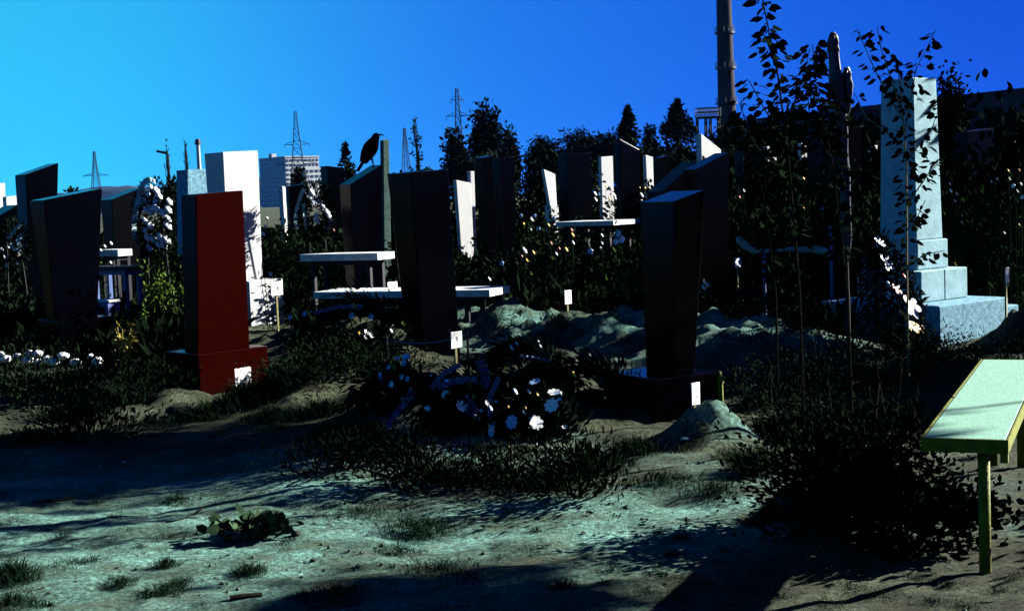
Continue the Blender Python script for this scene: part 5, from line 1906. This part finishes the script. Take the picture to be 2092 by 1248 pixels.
FG = [(340, 1160, 30, 36, 150), (365, 1195, 34, 30, 160), (245, 1195, 40, 30, 200), (510, 1172, 40, 42, 220), (360, 1022, 34, 26, 140), (25, 1185, 60, 62, 420), (150, 1150, 30, 20, 90),
      (690, 1218, 70, 36, 320), (620, 1226, 40, 26, 140), (330, 1215, 60, 34, 260), (190, 1148, 34, 22, 90), (20, 1235, 60, 40, 240), (80, 1240, 50, 26, 160), (900, 1165, 90, 34, 260),
      (860, 1090, 90, 46, 420), (960, 1180, 60, 26, 150), (740, 1050, 110, 28, 300), (1150, 1200, 34, 30, 130), (430, 1110, 60, 12, 60), (1090, 1125, 50, 18, 80), (820, 1130, 60, 30, 160), (1550, 1075, 30, 40, 120), (1580, 1060, 30, 60, 140)]
_r = random.Random(12)
FG += [(1250 + 42 * k + (k * 31) % 40, 1165 + (k * 47) % 80, 50, 22, 90) for k in range(20)]
for k in range(70):
    FG.append((_r.uniform(-20, 1500), 1000 + 250 * _r.random() ** 0.9, _r.uniform(10, 46), _r.uniform(8, 24), int(_r.uniform(12, 60))))
blades('grass', [spot(*q) for q in FG], M_GRASS, 91)
MID = [(1090, 700, 60, 24, 120), (1180, 690, 60, 20, 110), (1250, 650, 60, 22, 120), (1290, 700, 50, 24, 110), (1480, 690, 60, 22, 130), (1560, 700, 60, 26, 140), (1620, 680, 50, 26, 130), (1020, 660, 50, 26, 120), (1200, 620, 60, 18, 90), (430, 850, 70, 50, 500), (500, 820, 60, 60, 500), (580, 800, 50, 66, 420), (560, 860, 70, 40, 420), (330, 870, 60, 30, 200), (150, 850, 90, 50, 420), (60, 900, 90, 40, 380), (250, 830, 60, 60, 360),
       (660, 850, 60, 50, 320), (700, 900, 90, 60, 520), (780, 930, 80, 60, 460), (900, 980, 90, 50, 420), (1000, 985, 90, 40, 360), (1120, 990, 90, 50, 420), (1220, 960, 80, 60, 420), (1300, 930, 60, 60, 320),
       (1350, 990, 90, 40, 360), (1460, 1010, 80, 40, 300), (1540, 960, 60, 70, 400), (1600, 900, 60, 80, 420), (1680, 890, 70, 80, 460), (1760, 880, 70, 80, 460), (1840, 870, 60, 70, 360), (1560, 830, 60, 40, 240),
       (1650, 800, 70, 36, 240), (1760, 790, 70, 40, 260), (1900, 740, 80, 36, 260), (2000, 730, 80, 36, 260), (1950, 690, 70, 30, 200), (130, 790, 90, 50, 400), (20, 800, 60, 50, 260), (300, 780, 60, 50, 300)]
blades('grass', [spot(*q) for q in MID], M_GRASS, 92)
blades('dry_grass', [spot(*q) for q in [(1440, 885, 60, 16, 240), (1400, 920, 40, 22, 120), (560, 880, 70, 20, 300), (450, 890, 40, 16, 120), (1140, 660, 30, 30, 160), (1500, 940, 50, 40, 160), (1800, 735, 80, 16, 200), (860, 1035, 260, 10, 380), (1250, 1060, 280, 9, 380), (400, 1080, 380, 7, 320), (700, 1180, 300, 8, 320)]], M_GRASSDRY, 93)

# rank weeds between the graves, too dense to count
def ground_cover():
    rng = np.random.default_rng(94)
    n = 120000
    u = rng.uniform(0, 1, n)
    Y = 13.0 * (70.0 / 13.0) ** u
    X = rng.uniform(-0.45, 0.47, n) * Y
    dens = vnoise(X * 0.8, Y * 0.5, 31) + 0.5 * vnoise(X * 2.3, Y * 1.7, 32)
    keep = dens > -0.22
    pxs = X / Y
    heap = (pxs > 0.015) & (pxs < 0.20) & (Y < 16.2)
    keep &= ~heap
    keep &= ~((pxs > -0.197) & (pxs < -0.155) & (Y < 18.3))
    keep &= ~((pxs < -0.26) & (Y < 14.6))
    keep &= ~((pxs > 0.24) & (Y < 15.2))
    keep &= ~((pxs > -0.05) & (pxs < 0.02) & (Y < 15.8))
    X, Y, dens = X[keep], Y[keep], dens[keep]
    n = len(X)
    H = (0.14 + 0.30 * np.clip(dens + 0.3, 0, 1)) * rng.uniform(0.4, 1.3, n)
    Z = height(X, Y) - 0.02
    P = np.stack([X, Y, Z + H * rng.uniform(0, 0.6, n)], 1)
    D = np.stack([rng.normal(size=n) * 0.6, rng.normal(size=n) * 0.6, np.ones(n) * 0.9], 1)
    V = leaf_quads(P, D, 0.16, 0.045, rng) if False else None
    L = (H * 0.8)[:, None]
    D = unit(D)
    S = unit(np.cross(D, rng.normal(size=(n, 3))))
    W = (0.012 + 0.0016 * Y)[:, None]
    V = np.stack([P, P + D * L * 0.5 + S * W, P + D * L, P + D * L * 0.5 - S * W], 1)
    kind(link_mesh('ground_cover', quad_mesh('ground_cover', V), None, M_LEAFD), 'stuff')
ground_cover()

# loose grit on the path
def grit():
    rng = np.random.default_rng(95)
    n = 2600
    Y = rng.uniform(5.0, 9.5, n)
    X = rng.uniform(-0.42, 0.42, n) * Y
    keep = vnoise(X * 1.3, Y * 1.1, 41) + 0.6 * vnoise(X * 4.0, Y * 4.0, 42) > 0.02
    X, Y = X[keep], Y[keep]
    Z = height(X, Y)
    n = len(X)
    base = np.array([[1, 0, 0], [0, 1, 0], [-1, 0, 0], [0, -1, 0], [0, 0, 0.8], [0, 0, -0.8]], float)
    F = np.array([[0, 1, 4], [1, 2, 4], [2, 3, 4], [3, 0, 4], [1, 0, 5], [2, 1, 5], [3, 2, 5], [0, 3, 5]])
    r = 0.004 + 0.012 * rng.uniform(0, 1, n) ** 3
    V = base[None] * rng.uniform(0.6, 1.3, (n, 6, 1)) * r[:, None, None]
    a = rng.uniform(0, 6.28, n)
    c, sn = np.cos(a), np.sin(a)
    V = np.stack([V[:, :, 0] * c[:, None] - V[:, :, 1] * sn[:, None], V[:, :, 0] * sn[:, None] + V[:, :, 1] * c[:, None], V[:, :, 2]], -1)
    V += np.stack([X, Y, Z + r * 0.3], 1)[:, None]
    me = bpy.data.meshes.new('grit')
    me.from_pydata(V.reshape(-1, 3).tolist(), [], (F[None] + (np.arange(n) * 6)[:, None, None]).reshape(-1, 3).tolist())
    kind(link_mesh('grit', me, None, M_CLOD), 'stuff')
grit()

# ------------------------------------------------------------------ thin air haze
def haze():
    bm = bmesh.new()
    add_box(bm, (0, 2100, 28.5), (5800, 4700, 73))
    m = bpy.data.materials.new('haze_air')
    m.use_nodes = True
    n, l = m.node_tree.nodes, m.node_tree.links
    n.remove(n['Principled BSDF'])
    v = n.new('ShaderNodeVolumePrincipled')
    v.inputs['Color'].default_value = (0.08, 0.30, 1.0, 1)
    v.inputs['Density'].default_value = HAZE
    v.inputs['Anisotropy'].default_value = 0.0
    l.new(v.outputs['Volume'], n['Material Output'].inputs['Volume'])
    o = obj('haze', bm, m)
    o['kind'] = 'stuff'
HAZE = 0.00002
haze()
